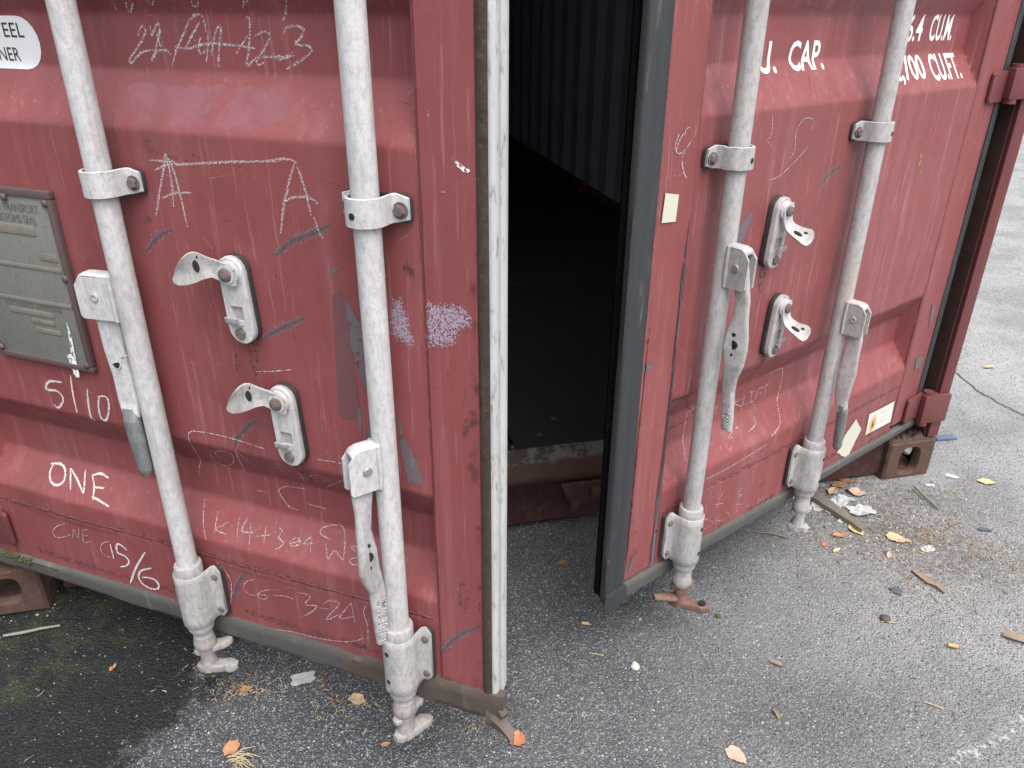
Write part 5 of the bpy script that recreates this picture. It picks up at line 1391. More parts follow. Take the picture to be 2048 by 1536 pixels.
# rust and bare edges along the frame members
for d, pts, m in ((DL, [(-.054, .22), (-.033, .22), (-.033, .60), (-.047, .52), (-.044, .40)], 'worn_rust'), (DL, [(-.058, .60), (-.033, .60), (-.033, 1.0), (-.045, .9), (-.05, .78)], 'worn_rust'),
                  (DL, [(-.11, .208), (-.034, .212), (-.034, .232), (-.07, .228), (-.11, .232)], 'worn_rust'), (DL, [(-1.08, .193), (-.6, .193), (-.3, .200), (-.3, .206), (-.7, .199), (-1.08, .199)], 'worn_rust'),
                  (DR, [(.0405, .20), (.049, .20), (.046, .5), (.052, .8), (.046, 1.2), (.0405, 1.2)], 'worn_rust'), (DR, [(.30, .180), (1.1, .180), (1.1, .190), (.7, .186), (.42, .205), (.30, .20)], 'worn_rust'),
                  (DR, [(.115, .20), (.126, .20), (.126, .9), (.120, .8), (.123, .5), (.116, .35)], 'worn_primer'), (DR, [(.1285, .46), (.28, .47), (.24, .50), (.18, .56), (.1285, .57)], 'scrape'),
                  (DL, [(-1.05, .322), (-.7, .326), (-.3, .327), (-.13, .328), (-.13, .338), (-.4, .340), (-.8, .339), (-1.05, .336)], 'scrape'), (DR, [(.14, .312), (.6, .311), (1.05, .312), (1.05, .326), (.6, .325), (.14, .327)], 'scrape'),
                  (DL, [(-.545, .955), (-.532, .958), (-.533, .90), (-.540, .86), (-.546, .90)], 'worn_rust'), (DL, [(-.136, .955), (-.120, .955), (-.124, .88), (-.130, .84), (-.137, .90)], 'worn_rust'),
                  (DL, [(-.402, .766), (-.378, .766), (-.384, .72), (-.392, .69), (-.400, .73)], 'scrape'), (DL, [(-.350, .576), (-.326, .576), (-.332, .53), (-.342, .50)], 'scrape'),
                  (DR, [(.345, .770), (.368, .770), (.362, .72), (.352, .69)], 'scrape'), (DR, [(.395, .582), (.418, .582), (.411, .53), (.402, .50)], 'scrape'),
                  (DL, [(-.075, .42), (-.060, .44), (-.055, .40), (-.062, .36), (-.074, .38)], 'scrape'), (DL, [(-.062, .70), (-.052, .715), (-.050, .68), (-.060, .67)], 'scrape'),
                  (DL, [(-.43, .74), (-.418, .75), (-.415, .72), (-.425, .705)], 'scrape'), (DL, [(-1.03, 1.05), (-1.00, 1.07), (-.99, .95), (-1.0, .86), (-1.02, .92)], 'worn_rust'),
                  (DR, [(.70, .205), (.95, .203), (1.04, .206), (1.04, .225), (.9, .215), (.72, .222)], 'scrape'), (DL, [(-1.0, .21), (-.6, .215), (-.2, .22), (-.2, .235), (-.5, .232), (-.8, .225), (-1.0, .228)], 'scrape'),
                  (DR, [(.45, .182), (.8, .178), (1.05, .180), (1.05, .200), (.85, .190), (.6, .197), (.45, .195)], 'worn_rust'), (DR, [(.05, .21), (.075, .21), (.07, .30), (.055, .36), (.05, .30)], 'worn_rust'), (DL, [(-.118, .90), (-.105, .96), (-.100, 1.0), (-.108, 1.0), (-.112, .93)], 'worn_rust')):
    patch(d, 'rusty_edge_stain', pts, m, .0005, .004, .006, 3)

# ---- printed lettering: font outlines laid onto the relief
def text_mesh(body, bold=0.):
    cu = bpy.data.curves.new('lettering', 'FONT')
    cu.body = body
    cu.size = 1
    cu.offset = bold
    cu.resolution_u = 3
    o = bpy.data.objects.new('lettering', cu)
    COL.objects.link(o)
    dg = bpy.context.evaluated_depsgraph_get()
    me = bpy.data.meshes.new_from_object(o.evaluated_get(dg))
    bpy.data.objects.remove(o); bpy.data.curves.remove(cu)
    return me

def lettering(d, body, x0, x1, z0, z1, m, lift=.0006, bold=.02, base=None, name='lettering'):
    me = text_mesh(body, bold)
    if len(me.materials):
        me.materials.clear()
    b = bmesh.new(); b.from_mesh(me); bpy.data.meshes.remove(me)
    xa = min(v.co.x for v in b.verts); xb = max(v.co.x for v in b.verts)
    ya = min(v.co.y for v in b.verts); yb = max(v.co.y for v in b.verts)
    for v in b.verts:
        v.co = Vector((x0 + (v.co.x - xa) / (xb - xa) * (x1 - x0), 0, z0 + (v.co.y - ya) / (yb - ya) * (z1 - z0)))
    k = z0 + .004
    while k < z1:
        bmesh.ops.bisect_plane(b, geom=b.verts[:] + b.edges[:] + b.faces[:], plane_co=(0, 0, k), plane_no=(0, 0, 1)); k += .004
    for v in b.verts:
        v.co.y = (-(surf(d, v.co.x, v.co.z) + lift)) if base is None else -(base + lift)
    bmesh.ops.recalc_face_normals(b, faces=b.faces)
    for f in b.faces:
        if f.normal.y > 0:
            f.normal_flip()
    me = bpy.data.meshes.new(name); b.to_mesh(me); b.free()
    return link(name, me, m, d.e)

lettering(DR, 'CU.', .266, .354, 1.100, 1.150, 'white_print', .0007, .018)
lettering(DR, 'CAP.', .394, .497, 1.101, 1.149, 'white_print', .0007, .018)
lettering(DR, '76.4', .757, .847, 1.140, 1.190, 'white_print', .0007, .018)
lettering(DR, 'CU.M.', .878, .975, 1.140, 1.190, 'white_print', .0007, .018)
lettering(DR, '2,700', .722, .855, 1.064, 1.116, 'white_print', .0007, .018)
lettering(DR, 'CU.FT.', .880, 1.006, 1.066, 1.116, 'white_print', .0007, .018)

# white rounded sticker with black words
b = bmesh.new()
zc, hh = 1.1475, .0345
pts = []
for k in range(11):
    a = math.pi / 2 - math.pi * k / 10
    pts.append((-.747 + .034 * math.cos(a), zc + hh * math.sin(a)))
pts += [(-1.02, zc - hh), (-1.02, zc + hh)]
patch(DL, 'white_sticker', pts, 'sticker', .0008, 0., .02)
lettering(DL, 'STEEL', -.809, -.7385, 1.1545, 1.1735, 'black_print', .0014, .0)
lettering(DL, 'CONTAINER', -.888, -.7575, 1.1235, 1.1415, 'black_print', .0014, .0)

# metal approval plate with a painted rim, raised bars, rivets and faint words
px0, px1, pz0, pz1 = -.912, -.7125, .669, .947
b = B(); b.box(px0, px1, -.0045, -.0002, pz0, pz1, .003); PLT = b.done('approval_plate', 'plate', DL.e)
b = B()
for x0, x1, z0, z1 in ((px0 - .006, px1 + .006, pz1 - .006, pz1 + .006), (px1 - .005, px1 + .006, pz0 + .004, pz1 - .0065), (px0 - .006, px0 + .004, pz0 + .004, pz1 - .0065), (px0 - .006, px1 + .006, pz0 - .006, pz0 + .0035)):
    b.box(x0, x1, -.0075, .002, z0, z1, .0022)
b.done('plate_rim', 'plate_rim', DL.e)
for x, z in ((px1 - .006, pz1 - .012), (px1 - .088, pz1 - .009), (px1 - .004, .8200), (px1 - .006, pz0 + .006), (px0 + .006, pz0 + .010), (px0 + .006, pz1 - .012)):
    b = B(); rivet(b, x, -.0072, z, .0058, .0035, 12); b.done('rivet', 'plate_rim', DL.e, 50)
for x0, x1, z0, z1 in ((px0 + .01, px1 - .044, .882, .897), (px1 - .048, px1 - .012, .845, .856), (px0 + .006, px1 - .010, .828, .834), (px0 + .006, px1 - .008, .770, .776), (px0 + .05, px1 - .052, .748, .757), (px0 + .095, px1 - .056, .735, .742), (px0 + .10, px1 - .046, .719, .727)):
    b = B(); b.box(x0, x1, -.0060, -.0046, z0, z1, .0005); b.done('raised_band', 'plate_band', DL.e)
lettering(DL, 'FOR TRANSPORT', px0 + .075, px1 - .026, .917, .930, 'plate_text', .0010, .0, .0045, 'plate_lettering')
lettering(DL, 'CUSTOMS SEAL', px0 + .075, px1 - .034, .901, .913, 'plate_text', .0010, .0, .0045, 'plate_lettering')
lettering(DL, 'CSC SAFETY APPROVAL', px0 + .045, px1 - .030, .759, .769, 'plate_text', .0010, .0, .0045, 'plate_lettering')
for nm in ('plate_smear', 'plate_smear2'):
    patch(DL, 'paint_smear', MARKS['pL'][nm], 'white_smear', .0095 if nm == 'plate_smear2' else .0056, .002, .004, 4)

# raised foundry letters down the two crank levers
def lever_text(d, x, ang, body, z0, z1, r0, wid, t_):
    me = text_mesh(body, .02)
    b = bmesh.new(); b.from_mesh(me); bpy.data.meshes.remove(me)
    xa = min(v.co.x for v in b.verts); xb = max(v.co.x for v in b.verts)
    ya = min(v.co.y for v in b.verts); yb = max(v.co.y for v in b.verts)
    ex = bmesh.ops.extrude_face_region(b, geom=b.faces[:])
    top = [v for v in ex['geom'] if isinstance(v, bmesh.types.BMVert)]
    for v in b.verts:
        v.co.z = 0
    for v in top:
        v.co.z = 1
    for v in b.verts:
        u = (v.co.x - xa) / (xb - xa); w = (v.co.y - ya) / (yb - ya)
        v.co = P3(x, ang, r0 + (w - .5) * wid, t_ + v.co.z * .0012, z0 + (z1 - z0) * u)
    bmesh.ops.recalc_face_normals(b, faces=b.faces)
    me = bpy.data.meshes.new('foundry_letters'); b.to_mesh(me); b.free()
    return link('foundry_letters', me, 'galv_cast', d.e)
lever_text(DL, -.1645, 55, 'HUDE 80MH', .322, .410, .0265, .015, .0046)
lever_text(DR, .1855, 88, 'HH0 30 EUH', .526, .592, .046, .014, .0012)

# wire twist left in the hole of the first lever
b = B()
pts = [P3(-.572, 6, .039 + .006 * math.cos(a), .0085 + .002 * math.sin(a * 2), .708 + .006 * math.sin(a)) for a in frange(0, 5.6, 16)]
b.tube(pts, .0011, 6)
b.tube([P3(-.572, 6, .028, .008, .722), P3(-.572, 6, .020, .012, .727), P3(-.572, 6, .013, .011, .729)], .0012, 6)
b.done('wire_twist', 'galv_dull_and_shade', DL.e, 60)

# moss and dirt gathered on top of the left casting and the door's hinge corner
b = B()
for i in range(70):
    x, z = random.uniform(-1.10, -1.02), .186 + random.uniform(-.006, .008)
    r_ = random.uniform(.0015, .0045)
    b.rev([(.0005, z + r_), (r_ * .8, z + r_ * .5), (r_, z), (r_ * .6, z - r_ * .5)], x, -.002 - random.random() * .004, 7)
o = b.done('moss_clump', 'moss', DL.e, 60)
o['kind'] = 'stuff'
b = B()
for i in range(40):
    x, y = random.uniform(1.05, 1.19), random.uniform(.01, .08)
    r_ = random.uniform(.004, .012)
    b.rev([(.0005, .120 + r_), (r_ * .8, .120 + r_ * .5), (r_, .119)], x, y, 7)
o = b.done('dirt_on_casting', 'dirt', CON, 60)
o['kind'] = 'stuff'

# ---------------------------------------------------------------- things lying about
def leaf(x, y, size, rot, m, label, lobes=5, curl=.25, asp=.75, seed=0, tilt=0., stem=True, z=None):
    rnd = random.Random(seed)
    n = 26
    out = []
    for k in range(n):
        a = 2 * math.pi * k / n
        tip = abs((a + math.pi) % (2 * math.pi) - math.pi) / math.pi
        r_ = .5 * size * (.88 + .07 * math.cos(lobes * a) * (.5 + .5 * tip) + .05 * math.sin(2 * lobes * a + seed) + rnd.uniform(-.05, .05))
        if k == 0:
            r_ *= 1.25
        out.append((r_ * math.cos(a), r_ * math.sin(a) * asp))
    b = bmesh.new()
    c0 = b.verts.new((0, 0, 0))
    def zed(px, py):
        q = Vector((px / size * 2.6, py / size * 2.6, seed))
        return curl * size * (abs(py / size) ** 1.5 * 1.2 + .35 * noise.noise(q) + .9 * (px / size) ** 2) + tilt * px - .04 * size * (1 - min(1, abs(py) / (.06 * size)))
    mid = [b.verts.new((p[0] * .55, p[1] * .55, zed(p[0] * .55, p[1] * .55))) for p in out]
    rim = [b.verts.new((p[0], p[1], zed(*p) + rnd.uniform(-.02, .03) * size)) for p in out]
    for k in range(n):
        j = (k + 1) % n
        b.faces.new((c0, mid[k], mid[j])); b.faces.new((mid[k], rim[k], rim[j], mid[j]))
    if stem:
        s0 = Vector((-.42 * size, 0, zed(-.4 * size, 0)))
        ring0 = [b.verts.new(s0 + Vector((0, .012 * size * math.cos(t_), .012 * size * math.sin(t_)))) for t_ in (0, 2.1, 4.2)]
        s1 = s0 + Vector((-.38 * size, .10 * size, .05 * size))
        ring1 = [b.verts.new(s1 + Vector((0, .010 * size * math.cos(t_), .010 * size * math.sin(t_)))) for t_ in (0, 2.1, 4.2)]
        for k in range(3):
            b.faces.new((ring0[k], ring0[(k + 1) % 3], ring1[(k + 1) % 3], ring1[k]))
    lo = min(v.co.z for v in b.verts)
    for v in b.verts:
        v.co.z -= lo
    me = bpy.data.meshes.new('fallen_leaf'); b.to_mesh(me); b.free()
    o = link('fallen_leaf', me, m, None, 80)
    o.location = (x, y, (ground_z(x, y) if z is None else z) + .0005)
    o.rotation_euler = (0, 0, rot)
    tag(o, label, 'leaf', 'fallen leaves on the asphalt')
    return o

leaf(-.516, 1.080, .028, .3, 'leaf_orange', 'small orange-brown curled leaf beneath the left door, left of the white paper scrap', 4, .5, .7, 1)
leaf(-.294, 1.058, .036, -.4, 'leaf_tan', 'pale tan broad leaf beneath the left door beside a locking bar end', 5, .35, .8, 2)
leaf(-.499, .950, .036, 1.2, 'leaf_orange', 'light orange lobed leaf at the bottom edge, near the tuft of dry straw', 6, .25, .85, 3)
leaf(.013, .971, .036, 2.2, 'leaf_red', 'bright orange-red leaf just in front of the torn door corner', 7, .35, .95, 4)
leaf(.403, .942, .044, -.9, 'leaf_pink', 'pinkish tan oval leaf alone on the asphalt at the bottom edge', 3, .2, .72, 5)
leaf(.126, 1.466, .036, .2, 'leaf_brown', 'dark red-brown leaf in the shade between the two doors', 4, .25, .75, 6)
leaf(.972, 1.570, .060, -.5, 'leaf_tan', 'dusty tan leaf in the brown crumbs right of the littered corner', 3, .35, .6, 7)
leaf(.884, 1.606, .050, 1.9, 'leaf_yellow', 'pale yellow winged leaf below the weathered wood strip', 4, .4, .8, 8)
leaf(.831, 1.581, .040, .1, 'leaf_orange', 'reddish brown oval leaf left of the pale yellow winged leaf', 3, .35, .6, 9)
leaf(.782, 1.544, .024, .8, 'leaf_red', 'small rusty orange leaf fragment below the brown oval leaf', 5, .4, .6, 10)
leaf(.800, 1.519, .026, .5, 'leaf_yellow', 'narrow ochre leaf sliver lying on open asphalt under the litter', 3, .5, .35, 11)
leaf(.948, 1.834, .052, -.2, 'leaf_brown', 'brown leaf tucked under the right door edge, uppermost by the casting', 4, .3, .6, 12)
leaf(.919, 1.814, .050, .3, 'leaf_brown', 'brown leaf just below the uppermost one by the rusty casting', 4, .3, .65, 13)
leaf(.889, 1.781, .048, .9, 'leaf_tan', 'crumpled tan leaf behind the white paper flakes', 4, .5, .6, 14)
leaf(.952, 1.777, .058, -.5, 'leaf_pink', 'pinkish tan curled leaf beside the white flake near the casting', 4, .4, .7, 15)
leaf(1.343, 1.831, .050, -.3, 'leaf_yellow', 'single yellow leaf on clear asphalt right of the rusty casting', 4, .3, .55, 16)
leaf(1.783, 2.612, .050, .2, 'leaf_tan', 'tan leaf near the upper right asphalt crack', 3, .3, .5, 17)
leaf(-.799, 1.135, .022, 1.5, 'leaf_orange', 'tiny orange leaf at the edge of the damp dark patch', 3, .5, .5, 18)
leaf(-.225, .960, .020, .2, 'leaf_orange', 'tiny orange oval leaf below the nearest bar end', 3, .2, .45, 19)
leaf(.925, 1.505, .030, 1.1, 'leaf_pink', 'pinkish leaf shred among brown crumbs on the right', 4, .4, .5, 21)

def sliver(name, x, y, pts, h, m, label, cat, rot=0., z=0., tilt=0., group=None, smooth=30):
    b = B()
    b.poly([Vector((px, py, 0)) for px, py in pts], Vector((0, 0, h)), min(.0006, h * .2))
    for v in b.b.verts:
        v.co.z += tilt * v.co.x + noise.noise(Vector((v.co.x * 60, v.co.y * 60, x * 9))) * h * .25
    lo = min(v.co.z for v in b.b.verts)
    for v in b.b.verts:
        v.co.z -= lo
    o = b.done(name, m, None, smooth)
    o.location = (x, y, ground_z(x, y) + z + .0003)
    o.rotation_euler = (0, 0, rot)
    return tag(o, label, cat, group)

def ragged(w, h, seed, n=14, jag=.12):
    rnd = random.Random(seed)
    out = []
    for k in range(n):
        a = 2 * math.pi * k / n
        ca, sa = math.cos(a), math.sin(a)
        m_ = max(abs(ca), abs(sa)) ** .8
        f = 1 + rnd.uniform(-jag, jag)
        out.append((w / 2 * ca / m_ * f, h / 2 * sa / m_ * f))
    return out

def crumple(name, x, y, w, h, m, label, cat, rot, seed, amp=.004, jag=.12, group=None):
    """thin crumpled scrap of paper or flake"""
    b = bmesh.new()
    out = ragged(w, h, seed, 18, jag)
    c0 = b.verts.new((0, 0, 0))
    rows = []
    for f in (.4, .75, 1.):
        rows.append([b.verts.new((p[0] * f, p[1] * f, amp * noise.noise(Vector((p[0] * f * 70, p[1] * f * 70, seed))) + amp * .5 * f)) for p in out])
    n = len(out)
    for k in range(n):
        j = (k + 1) % n
        b.faces.new((c0, rows[0][k], rows[0][j]))
        for r0, r1 in zip(rows, rows[1:]):
            b.faces.new((r0[k], r1[k], r1[j], r0[j]))
    bmesh.ops.solidify(b, geom=b.faces[:], thickness=-.0006)
    lo = min(v.co.z for v in b.verts)
    for v in b.verts:
        v.co.z -= lo
    bmesh.ops.recalc_face_normals(b, faces=b.faces)
    me = bpy.data.meshes.new(name); b.to_mesh(me); b.free()
    o = link(name, me, m, None, 25)
    o.location = (x, y, ground_z(x, y) + .0004); o.rotation_euler = (0, 0, rot)
    return tag(o, label, cat, group)

GP = 'white scraps on the ground'
crumple('paper_scrap', -.410, 1.108, .046, .030, 'paper', 'torn white paper scrap on asphalt beneath the left door', 'paper scrap', .35, 1, .003, .14, GP)
crumple('paper_scrap', 1.032, 1.533, .036, .022, 'paper', 'small white paper chip on grey asphalt right of the leaf litter', 'paper scrap', .4, 2, .002, .2, GP)
crumple('paint_flake', .930, 1.690, .066, .048, 'paper', 'largest white flake, lying lowest right of the wood strip', 'flake', .1, 3, .008, .18, GP)
crumple('paint_flake', .878, 1.722, .066, .040, 'paper', 'white flake resting across the weathered wood strip', 'flake', .8, 4, .010, .2, GP)
crumple('paint_flake', .822, 1.708, .034, .030, 'paper', 'small white flake in shade left of the wood strip', 'flake', 1.2, 5, .008, .2, GP)
crumple('paint_flake', .862, 1.812, .036, .024, 'paper', 'bluish white flake at the upper end of the wood strip', 'flake', .2, 6, .006, .2, GP)
crumple('paint_flake', .912, 1.752, .044, .018, 'paper', 'thin white sliver flake between the leaves behind the wood strip', 'flake', -.5, 7, .005, .2, GP)
crumple('paint_flake', 1.262, 1.864, .034, .022, 'paper', 'white oval flake on asphalt right of the rusty casting', 'flake', -.4, 8, .003, .1, GP)
crumple('paint_flake', 1.175, 1.815, .028, .014, 'paper', 'white sliver lying at the foot of the rusty casting', 'flake', .1, 9, .003, .1, GP)
crumple('paint_flake', .845, 1.690, .026, .016, 'paper', 'narrow white flake just above the dark twig litter', 'flake', .9, 10, .004, .2, GP)
crumple('paint_flake', .862, 1.645, .022, .014, 'paper', 'tiny white flake beside the lower end of the wood strip', 'flake', .5, 11, .003, .2, GP)

# weathered strip of wood under the right door
b = B()
rings = []
A_, Z_ = Vector((.800, 1.800, .012)), Vector((.900, 1.595, .010))
for i in range(14):
    t_ = i / 13
    p = A_.lerp(Z_, t_) + Vector((noise.noise(Vector((i * .5, 0, 1))) * .004, 0, 0))
    w = .018 * (1 - .55 * t_) * (1 + .2 * noise.noise(Vector((i * .9, 3, 1))))
    rings.append([p + Vector((w, w * .45, -.010)), p + Vector((w, w * .45, .004)), p + Vector((0, 0, .009 + .003 * noise.noise(Vector((i, 5, 1))))), p + Vector((-w, -w * .45, .003)), p + Vector((-w, -w * .45, -.010))])
b.loft(rings)
o = b.done('wood_strip', 'board', None, 30)
tag(o, 'weathered grey strip of wood lying under the right door among white flakes', 'wood strip')

def stick(name, pts, rad, m, label, cat, group=None):
    b = B(); b.tube([Vector(p) for p in pts], rad, 7)
    o = b.done(name, m, None, 60)
    return tag(o, label, cat, group)
stick('twig', [(-1.065, 1.214, .005), (-1.03, 1.222, .006), (-.995, 1.236, .0055), (-.962, 1.245, .005)], [.003, .0036, .003, .0024], 'twig', 'grey bent twig on the mossy damp ground by the left casting', 'twig', 'twigs and stalks')
stick('twig', [(1.120, 1.795, .010), (1.128, 1.740, .008), (1.140, 1.695, .004)], [.003, .0035, .0025], 'twig', 'brown twig leaning from the opening of the right casting', 'twig', 'twigs and stalks')
stick('twig', [(.700, 1.568, .003), (.660, 1.585, .004), (.620, 1.592, .003)], [.002, .0024, .0018], 'bark', 'thin brown stalk in the shade under the right door', 'twig', 'twigs and stalks')
stick('twig', [(1.13, 1.625, .003), (1.175, 1.645, .0035)], [.0025, .002], 'bark', 'short brown twig right of the casting on grey asphalt', 'twig', 'twigs and stalks')
stick('straw_stalk', [(.797, 1.062, .002), (.826, 1.044, .003)], .0013, 'straw', 'pale straw stalk alone on open asphalt at lower right', 'stalk', 'twigs and stalks')
stick('straw_stalk', [(.960, 1.372, .002), (.962, 1.342, .003)], .0012, 'straw', 'pale straw stalk beside the peeled bark strip', 'stalk', 'twigs and stalks')
stick('straw_stalk', [(.165, 1.180, .002), (.192, 1.172, .003)], .0011, 'straw', 'fine pale stalk on the asphalt in front of the gap', 'stalk', 'twigs and stalks')
stick('cigarette_end', [(.916, 1.207, .005), (.934, 1.201, .005)], [.0042, .0042], 'butt', 'ochre cigarette end lying on open asphalt at right', 'cigarette end', 'cigarette ends')
stick('cigarette_end', [(.154, 1.264, .004), (.170, 1.262, .004)], [.0036, .0036], 'butt', 'flattened pale cigarette end in front of the gap', 'cigarette end', 'cigarette ends')

def bark(pts, w, label, seed):
    b = B()
    rings = []
    n = len(pts)
    for i, p in enumerate(pts):
        p = Vector(p)
        d_ = (Vector(pts[min(i + 1, n - 1)]) - Vector(pts[max(i - 1, 0)])).normalized()
        s = Vector((-d_.y, d_.x, 0))
        ww = w * (.5 + .5 * math.sin(math.pi * (i + .6) / (n + .2))) * (1 + .25 * noise.noise(Vector((i, seed, 0))))
        rings.append([p - s * ww + Vector((0, 0, .004)), p - s * ww * .4 + Vector((0, 0, .0005)), p + s * ww * .4 + Vector((0, 0, .001)), p + s * ww + Vector((0, 0, .006)), p + s * ww * .4 + Vector((0, 0, .004)), p - s * ww * .4 + Vector((0, 0, .003))])
    b.loft(rings)
    return tag(b.done('bark_strip', 'bark', None, 30), label, 'bark', 'bark strips')
bark([(.955, 1.447, .001), (.964, 1.420, .003), (.972, 1.405, .001), (.985, 1.390, .004), (.993, 1.370, .001)], .0075, 'long curled strip of peeled bark on the asphalt at right', 1)
bark([(1.052, 1.240, .001), (1.066, 1.228, .004), (1.085, 1.222, .002), (1.10, 1.214, .001)], .010, 'curled bark piece at the right edge of the view', 2)
bark([(.530, 1.160, .001), (.540, 1.153, .003), (.550, 1.148, .001)], .005, 'tiny dark curl of bark on mid asphalt', 3)
bark([(.499, 1.040, .001), (.503, 1.030, .004), (.505, 1.018, .001)], .004, 'tiny brown curl of bark near the bottom edge', 4)

GC = 'dark chips on the ground'
sliver('slate_chip', 1.216, 1.610, [(-.018, .004), (-.004, .010), (.017, -.004), (.012, -.009), (-.012, -.002)], .004, 'slate', 'thin dark chip on pale asphalt at far right', 'chip', 0, 0, .1, GC)
sliver('slate_chip', .882, 1.372, [(-.010, .014), (.012, .012), (.014, -.004), (.002, -.014), (-.008, -.004)], .004, 'slate', 'blue-grey slate chip left of the peeled bark strip', 'chip', .2, 0, .12, GC)
sliver('plastic_piece', 1.345, 2.079, [(-.032, .010), (.034, .012), (.036, -.012), (-.030, -.014)], .008, 'blue', 'blue-grey flat piece lying behind the rusty casting', 'plastic piece', .1)
def pebble(x, y, r_, m, label, seed):
    b = bmesh.new()
    bmesh.ops.create_icosphere(b, subdivisions=2, radius=r_)
    for v in b.verts:
        v.co *= 1 + .3 * noise.noise(v.co / r_ * 1.1 + Vector((seed, 0, 0)))
        v.co.z *= .62
    me = bpy.data.meshes.new('pebble'); b.to_mesh(me); b.free()
    o = link('pebble', me, m, None, 40)
    o.location = (x, y, ground_z(x, y) + r_ * .42)
    return tag(o, label, 'stone', 'loose stones')
pebble(.818, 1.283, .011, 'stone_dark', 'rounded dark stone with a stalk on the asphalt at right', 1)
pebble(.252, 1.144, .0095, 'stone_pale', 'single pale cream stone in the middle of the asphalt', 2)
pebble(.455, 1.290, .006, 'moss', 'small greenish pebble below the rusty cam end', 3)
stick('straw_stalk', [(.806, 1.276, .002), (.838, 1.272, .003)], .0012, 'straw', 'short straw stalk lying against the dark stone', 'stalk', 'twigs and stalks')

# tuft of dry grass at the bottom edge
b = B()
rnd = random.Random(5)
for i in range(16):
    a = rnd.uniform(-.9, .5); L_ = rnd.uniform(.02, .045)
    x, y = -.488 + rnd.uniform(-.012, .012), .925 + rnd.uniform(-.008, .008)
    b.tube([(x, y, .001), (x + L_ * .5 * math.cos(a), y + L_ * .5 * math.sin(a), .005 + rnd.random() * .006), (x + L_ * math.cos(a), y + L_ * math.sin(a), .002)], [.0009, .0012, .0005], 5)
tag(b.done('dry_grass_tuft', 'straw', None, 60), 'little tuft of dry straw at the bottom edge below the orange leaf', 'straw tuft')

# red plastic strip on the container floor far inside
b = B()
rings = []
for i, p in enumerate([(1.085, 2.86, .208), (1.105, 2.90, .212), (1.13, 2.93, .216), (1.142, 2.95, .236), (1.150, 2.965, .238)]):
    p = Vector(p)
    w = (.004, .012, .016, .014, .008)[i]
    rings.append([p + Vector((w, -w, 0)), p + Vector((0, 0, .003)), p + Vector((-w, w, .002)), p + Vector((0, 0, -.001))])
b.loft(rings)
o = b.done('red_strap', 'red_strap', None, 40)
o.matrix_world = frame_matrix(.0237, 1.5859, 76.2)
tag(o, 'crumpled red plastic strap on the dark container floor by the wall', 'strap')

# ---- painted line, crack, loose grit and crumbs
def lay(name, pts, w, m, label, z=.0035, n=60, amp=.006):
    vv, ff, uv = [], [], []
    for i in range(n + 1):
        t_ = i / n * (len(pts) - 1)
        k = min(int(t_), len(pts) - 2); f = t_ - k
        p = Vector(pts[k]).lerp(Vector(pts[k + 1]), f)
        d_ = (Vector(pts[k + 1]) - Vector(pts[k])).normalized()
        s = Vector((-d_.y, d_.x))
        off = amp * noise.noise(Vector((i * .35, w * 9, 2)))
        ww = w * (1 + .5 * noise.noise(Vector((i * .8, 7, 1))))
        for q, c_ in ((-1, 0), (0, .5), (1, 1)):
            x, y = p.x + s.x * (off + ww * q), p.y + s.y * (off + ww * q)
            vv.append((x, y, ground_z(x, y) + z)); uv.append((i * .1, c_))
        if i:
            a = 3 * (i - 1)
            ff += [(a, a + 1, a + 4, a + 3), (a + 1, a + 2, a + 5, a + 4)]
    me = bpy.data.meshes.new(name); me.from_pydata(vv, [], ff)
    ul = me.uv_layers.new(name='UVMap')
    for l in me.loops:
        ul.data[l.index].uv = uv[l.vertex_index]
    o = link(name, me, m)
    return tag(o, label, None, None, 'structure')
lay('painted_line', [(.55, .79), (.78, .925), (.95, 1.012), (1.25, 1.16)], .022, 'worn_white', 'worn white painted line on the asphalt', .003, 60, .004)
lay('asphalt_crack', [(1.60, 2.75), (1.633, 2.553), (1.637, 2.402), (1.664, 2.301), (1.691, 2.237), (1.76, 2.10)], .0028, 'crack', 'narrow crack in the asphalt', .0025, 50, .010)

# loose grit: small angular stones scattered, too many to count
b = bmesh.new()
rnd = random.Random(11)
def grit(x, y, r_):
    h_ = r_ * rnd.uniform(.35, .7)
    a0 = rnd.uniform(0, 6.28)
    z = ground_z(x, y)
    k = rnd.choice((4, 5))
    lo = [b.verts.new((x + r_ * rnd.uniform(.7, 1.1) * math.cos(a0 + 6.283 * i / k), y + r_ * rnd.uniform(.7, 1.1) * math.sin(a0 + 6.283 * i / k), z)) for i in range(k)]
    hi = [b.verts.new((v.co.x * .35 + x * .65 + r_ * .3 * math.cos(a0 + 6.283 * i / k), v.co.y * .35 + y * .65 + r_ * .3 * math.sin(a0 + 6.283 * i / k), z + h_ * rnd.uniform(.7, 1.2))) for i, v in enumerate(lo)]
    for i in range(k):
        j = (i + 1) % k
        b.faces.new((lo[i], lo[j], hi[j], hi[i]))
    b.faces.new(hi)
for i in range(5500):
    x, y = rnd.uniform(-1.3, 2.2), rnd.uniform(.6, 2.7)
    grit(x, y, rnd.choice((.0010, .0012, .0015, .0018, .0022)) * (1.0 if rnd.random() < .96 else 1.8))
for i in range(900):
    x, y = rnd.gauss(1.0, .16), rnd.gauss(1.72, .14)
    grit(x, y, rnd.choice((.0013, .0018, .0024, .004)))
me = bpy.data.meshes.new('loose_grit'); b.to_mesh(me); b.free()
m, t, p = mat('pale_grit'); g = N(m)
v_ = g.voro(150)
hsv = g.n.new('ShaderNodeSeparateColor'); t.links.new(v_.outputs['Color'], hsv.inputs[0])
c = g.mix(hsv.outputs[0], (.10, .10, .10), (.44, .44, .44))
t.links.new(c, p.inputs['Base Color']); p.inputs['Roughness'].default_value = .85
o = link('loose_grit', me, m)
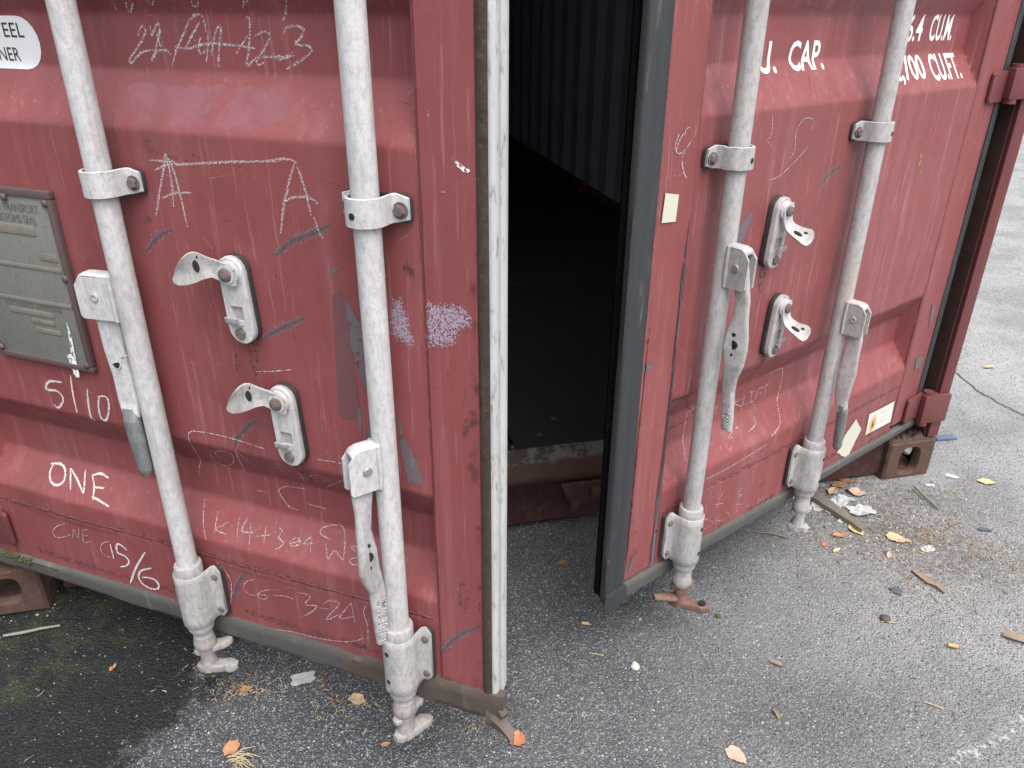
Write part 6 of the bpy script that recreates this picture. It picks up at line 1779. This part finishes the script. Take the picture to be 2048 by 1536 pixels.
tag(o, 'loose pale grit scattered over the asphalt', None, None, 'stuff')

b = bmesh.new()
def crumb(x, y, L_, w):
    a = rnd.uniform(0, 3.14)
    z = ground_z(x, y) + .0006
    c_, s__ = math.cos(a), math.sin(a)
    bend = rnd.uniform(-.4, .4) * L_
    p0, p1, p2 = Vector((x - c_ * L_ / 2, y - s__ * L_ / 2, z)), Vector((x - s__ * bend, y + c_ * bend, z + rnd.uniform(.0008, .003))), Vector((x + c_ * L_ / 2, y + s__ * L_ / 2, z + rnd.uniform(0, .003)))
    nn = Vector((-s__, c_, 0)) * w
    rows = [[b.verts.new(q - nn * f), b.verts.new(q + Vector((0, 0, w * .9))), b.verts.new(q + nn * f)] for q, f in ((p0, .4), (p1, 1), (p2, .3))]
    for r0, r1 in zip(rows, rows[1:]):
        for k in range(3):
            j = (k + 1) % 3
            b.faces.new((r0[k], r0[j], r1[j], r1[k]))
for i in range(420):
    crumb(rnd.gauss(.98, .15), rnd.gauss(1.56, .12), rnd.uniform(.004, .016), rnd.uniform(.0006, .0018))
for i in range(160):
    t_ = rnd.random()
    crumb(1.02 + .25 * t_ + rnd.gauss(0, .03), 1.62 - .15 * t_ + rnd.gauss(0, .03), rnd.uniform(.004, .014), rnd.uniform(.0006, .0016))
for i in range(170):
    t_ = rnd.random()
    crumb(-.62 + .62 * t_ + rnd.gauss(0, .05), 1.13 - .15 * t_ + rnd.gauss(0, .03), rnd.uniform(.004, .016), rnd.uniform(.0005, .0014))
for i in range(60):
    crumb(rnd.gauss(-.53, .025), rnd.gauss(1.085, .015), rnd.uniform(.005, .014), rnd.uniform(.0006, .0014))
for i in range(200):
    crumb(rnd.uniform(-1.1, 1.4), rnd.uniform(.75, 1.9), rnd.uniform(.005, .02), rnd.uniform(.0005, .0011))
me = bpy.data.meshes.new('plant_crumbs'); b.to_mesh(me); b.free()
m, t, p = mat('dry_plant_crumbs'); g = N(m)
v_ = g.voro(60)
hsv = g.n.new('ShaderNodeSeparateColor'); t.links.new(v_.outputs['Color'], hsv.inputs[0])
c = g.mix(hsv.outputs[0], (.17, .10, .06), (.44, .35, .22))
t.links.new(c, p.inputs['Base Color']); p.inputs['Roughness'].default_value = .9
o = link('plant_crumbs', me, m)
tag(o, 'brown leaf crumbs and straw bits strewn on the asphalt', None, None, 'stuff')
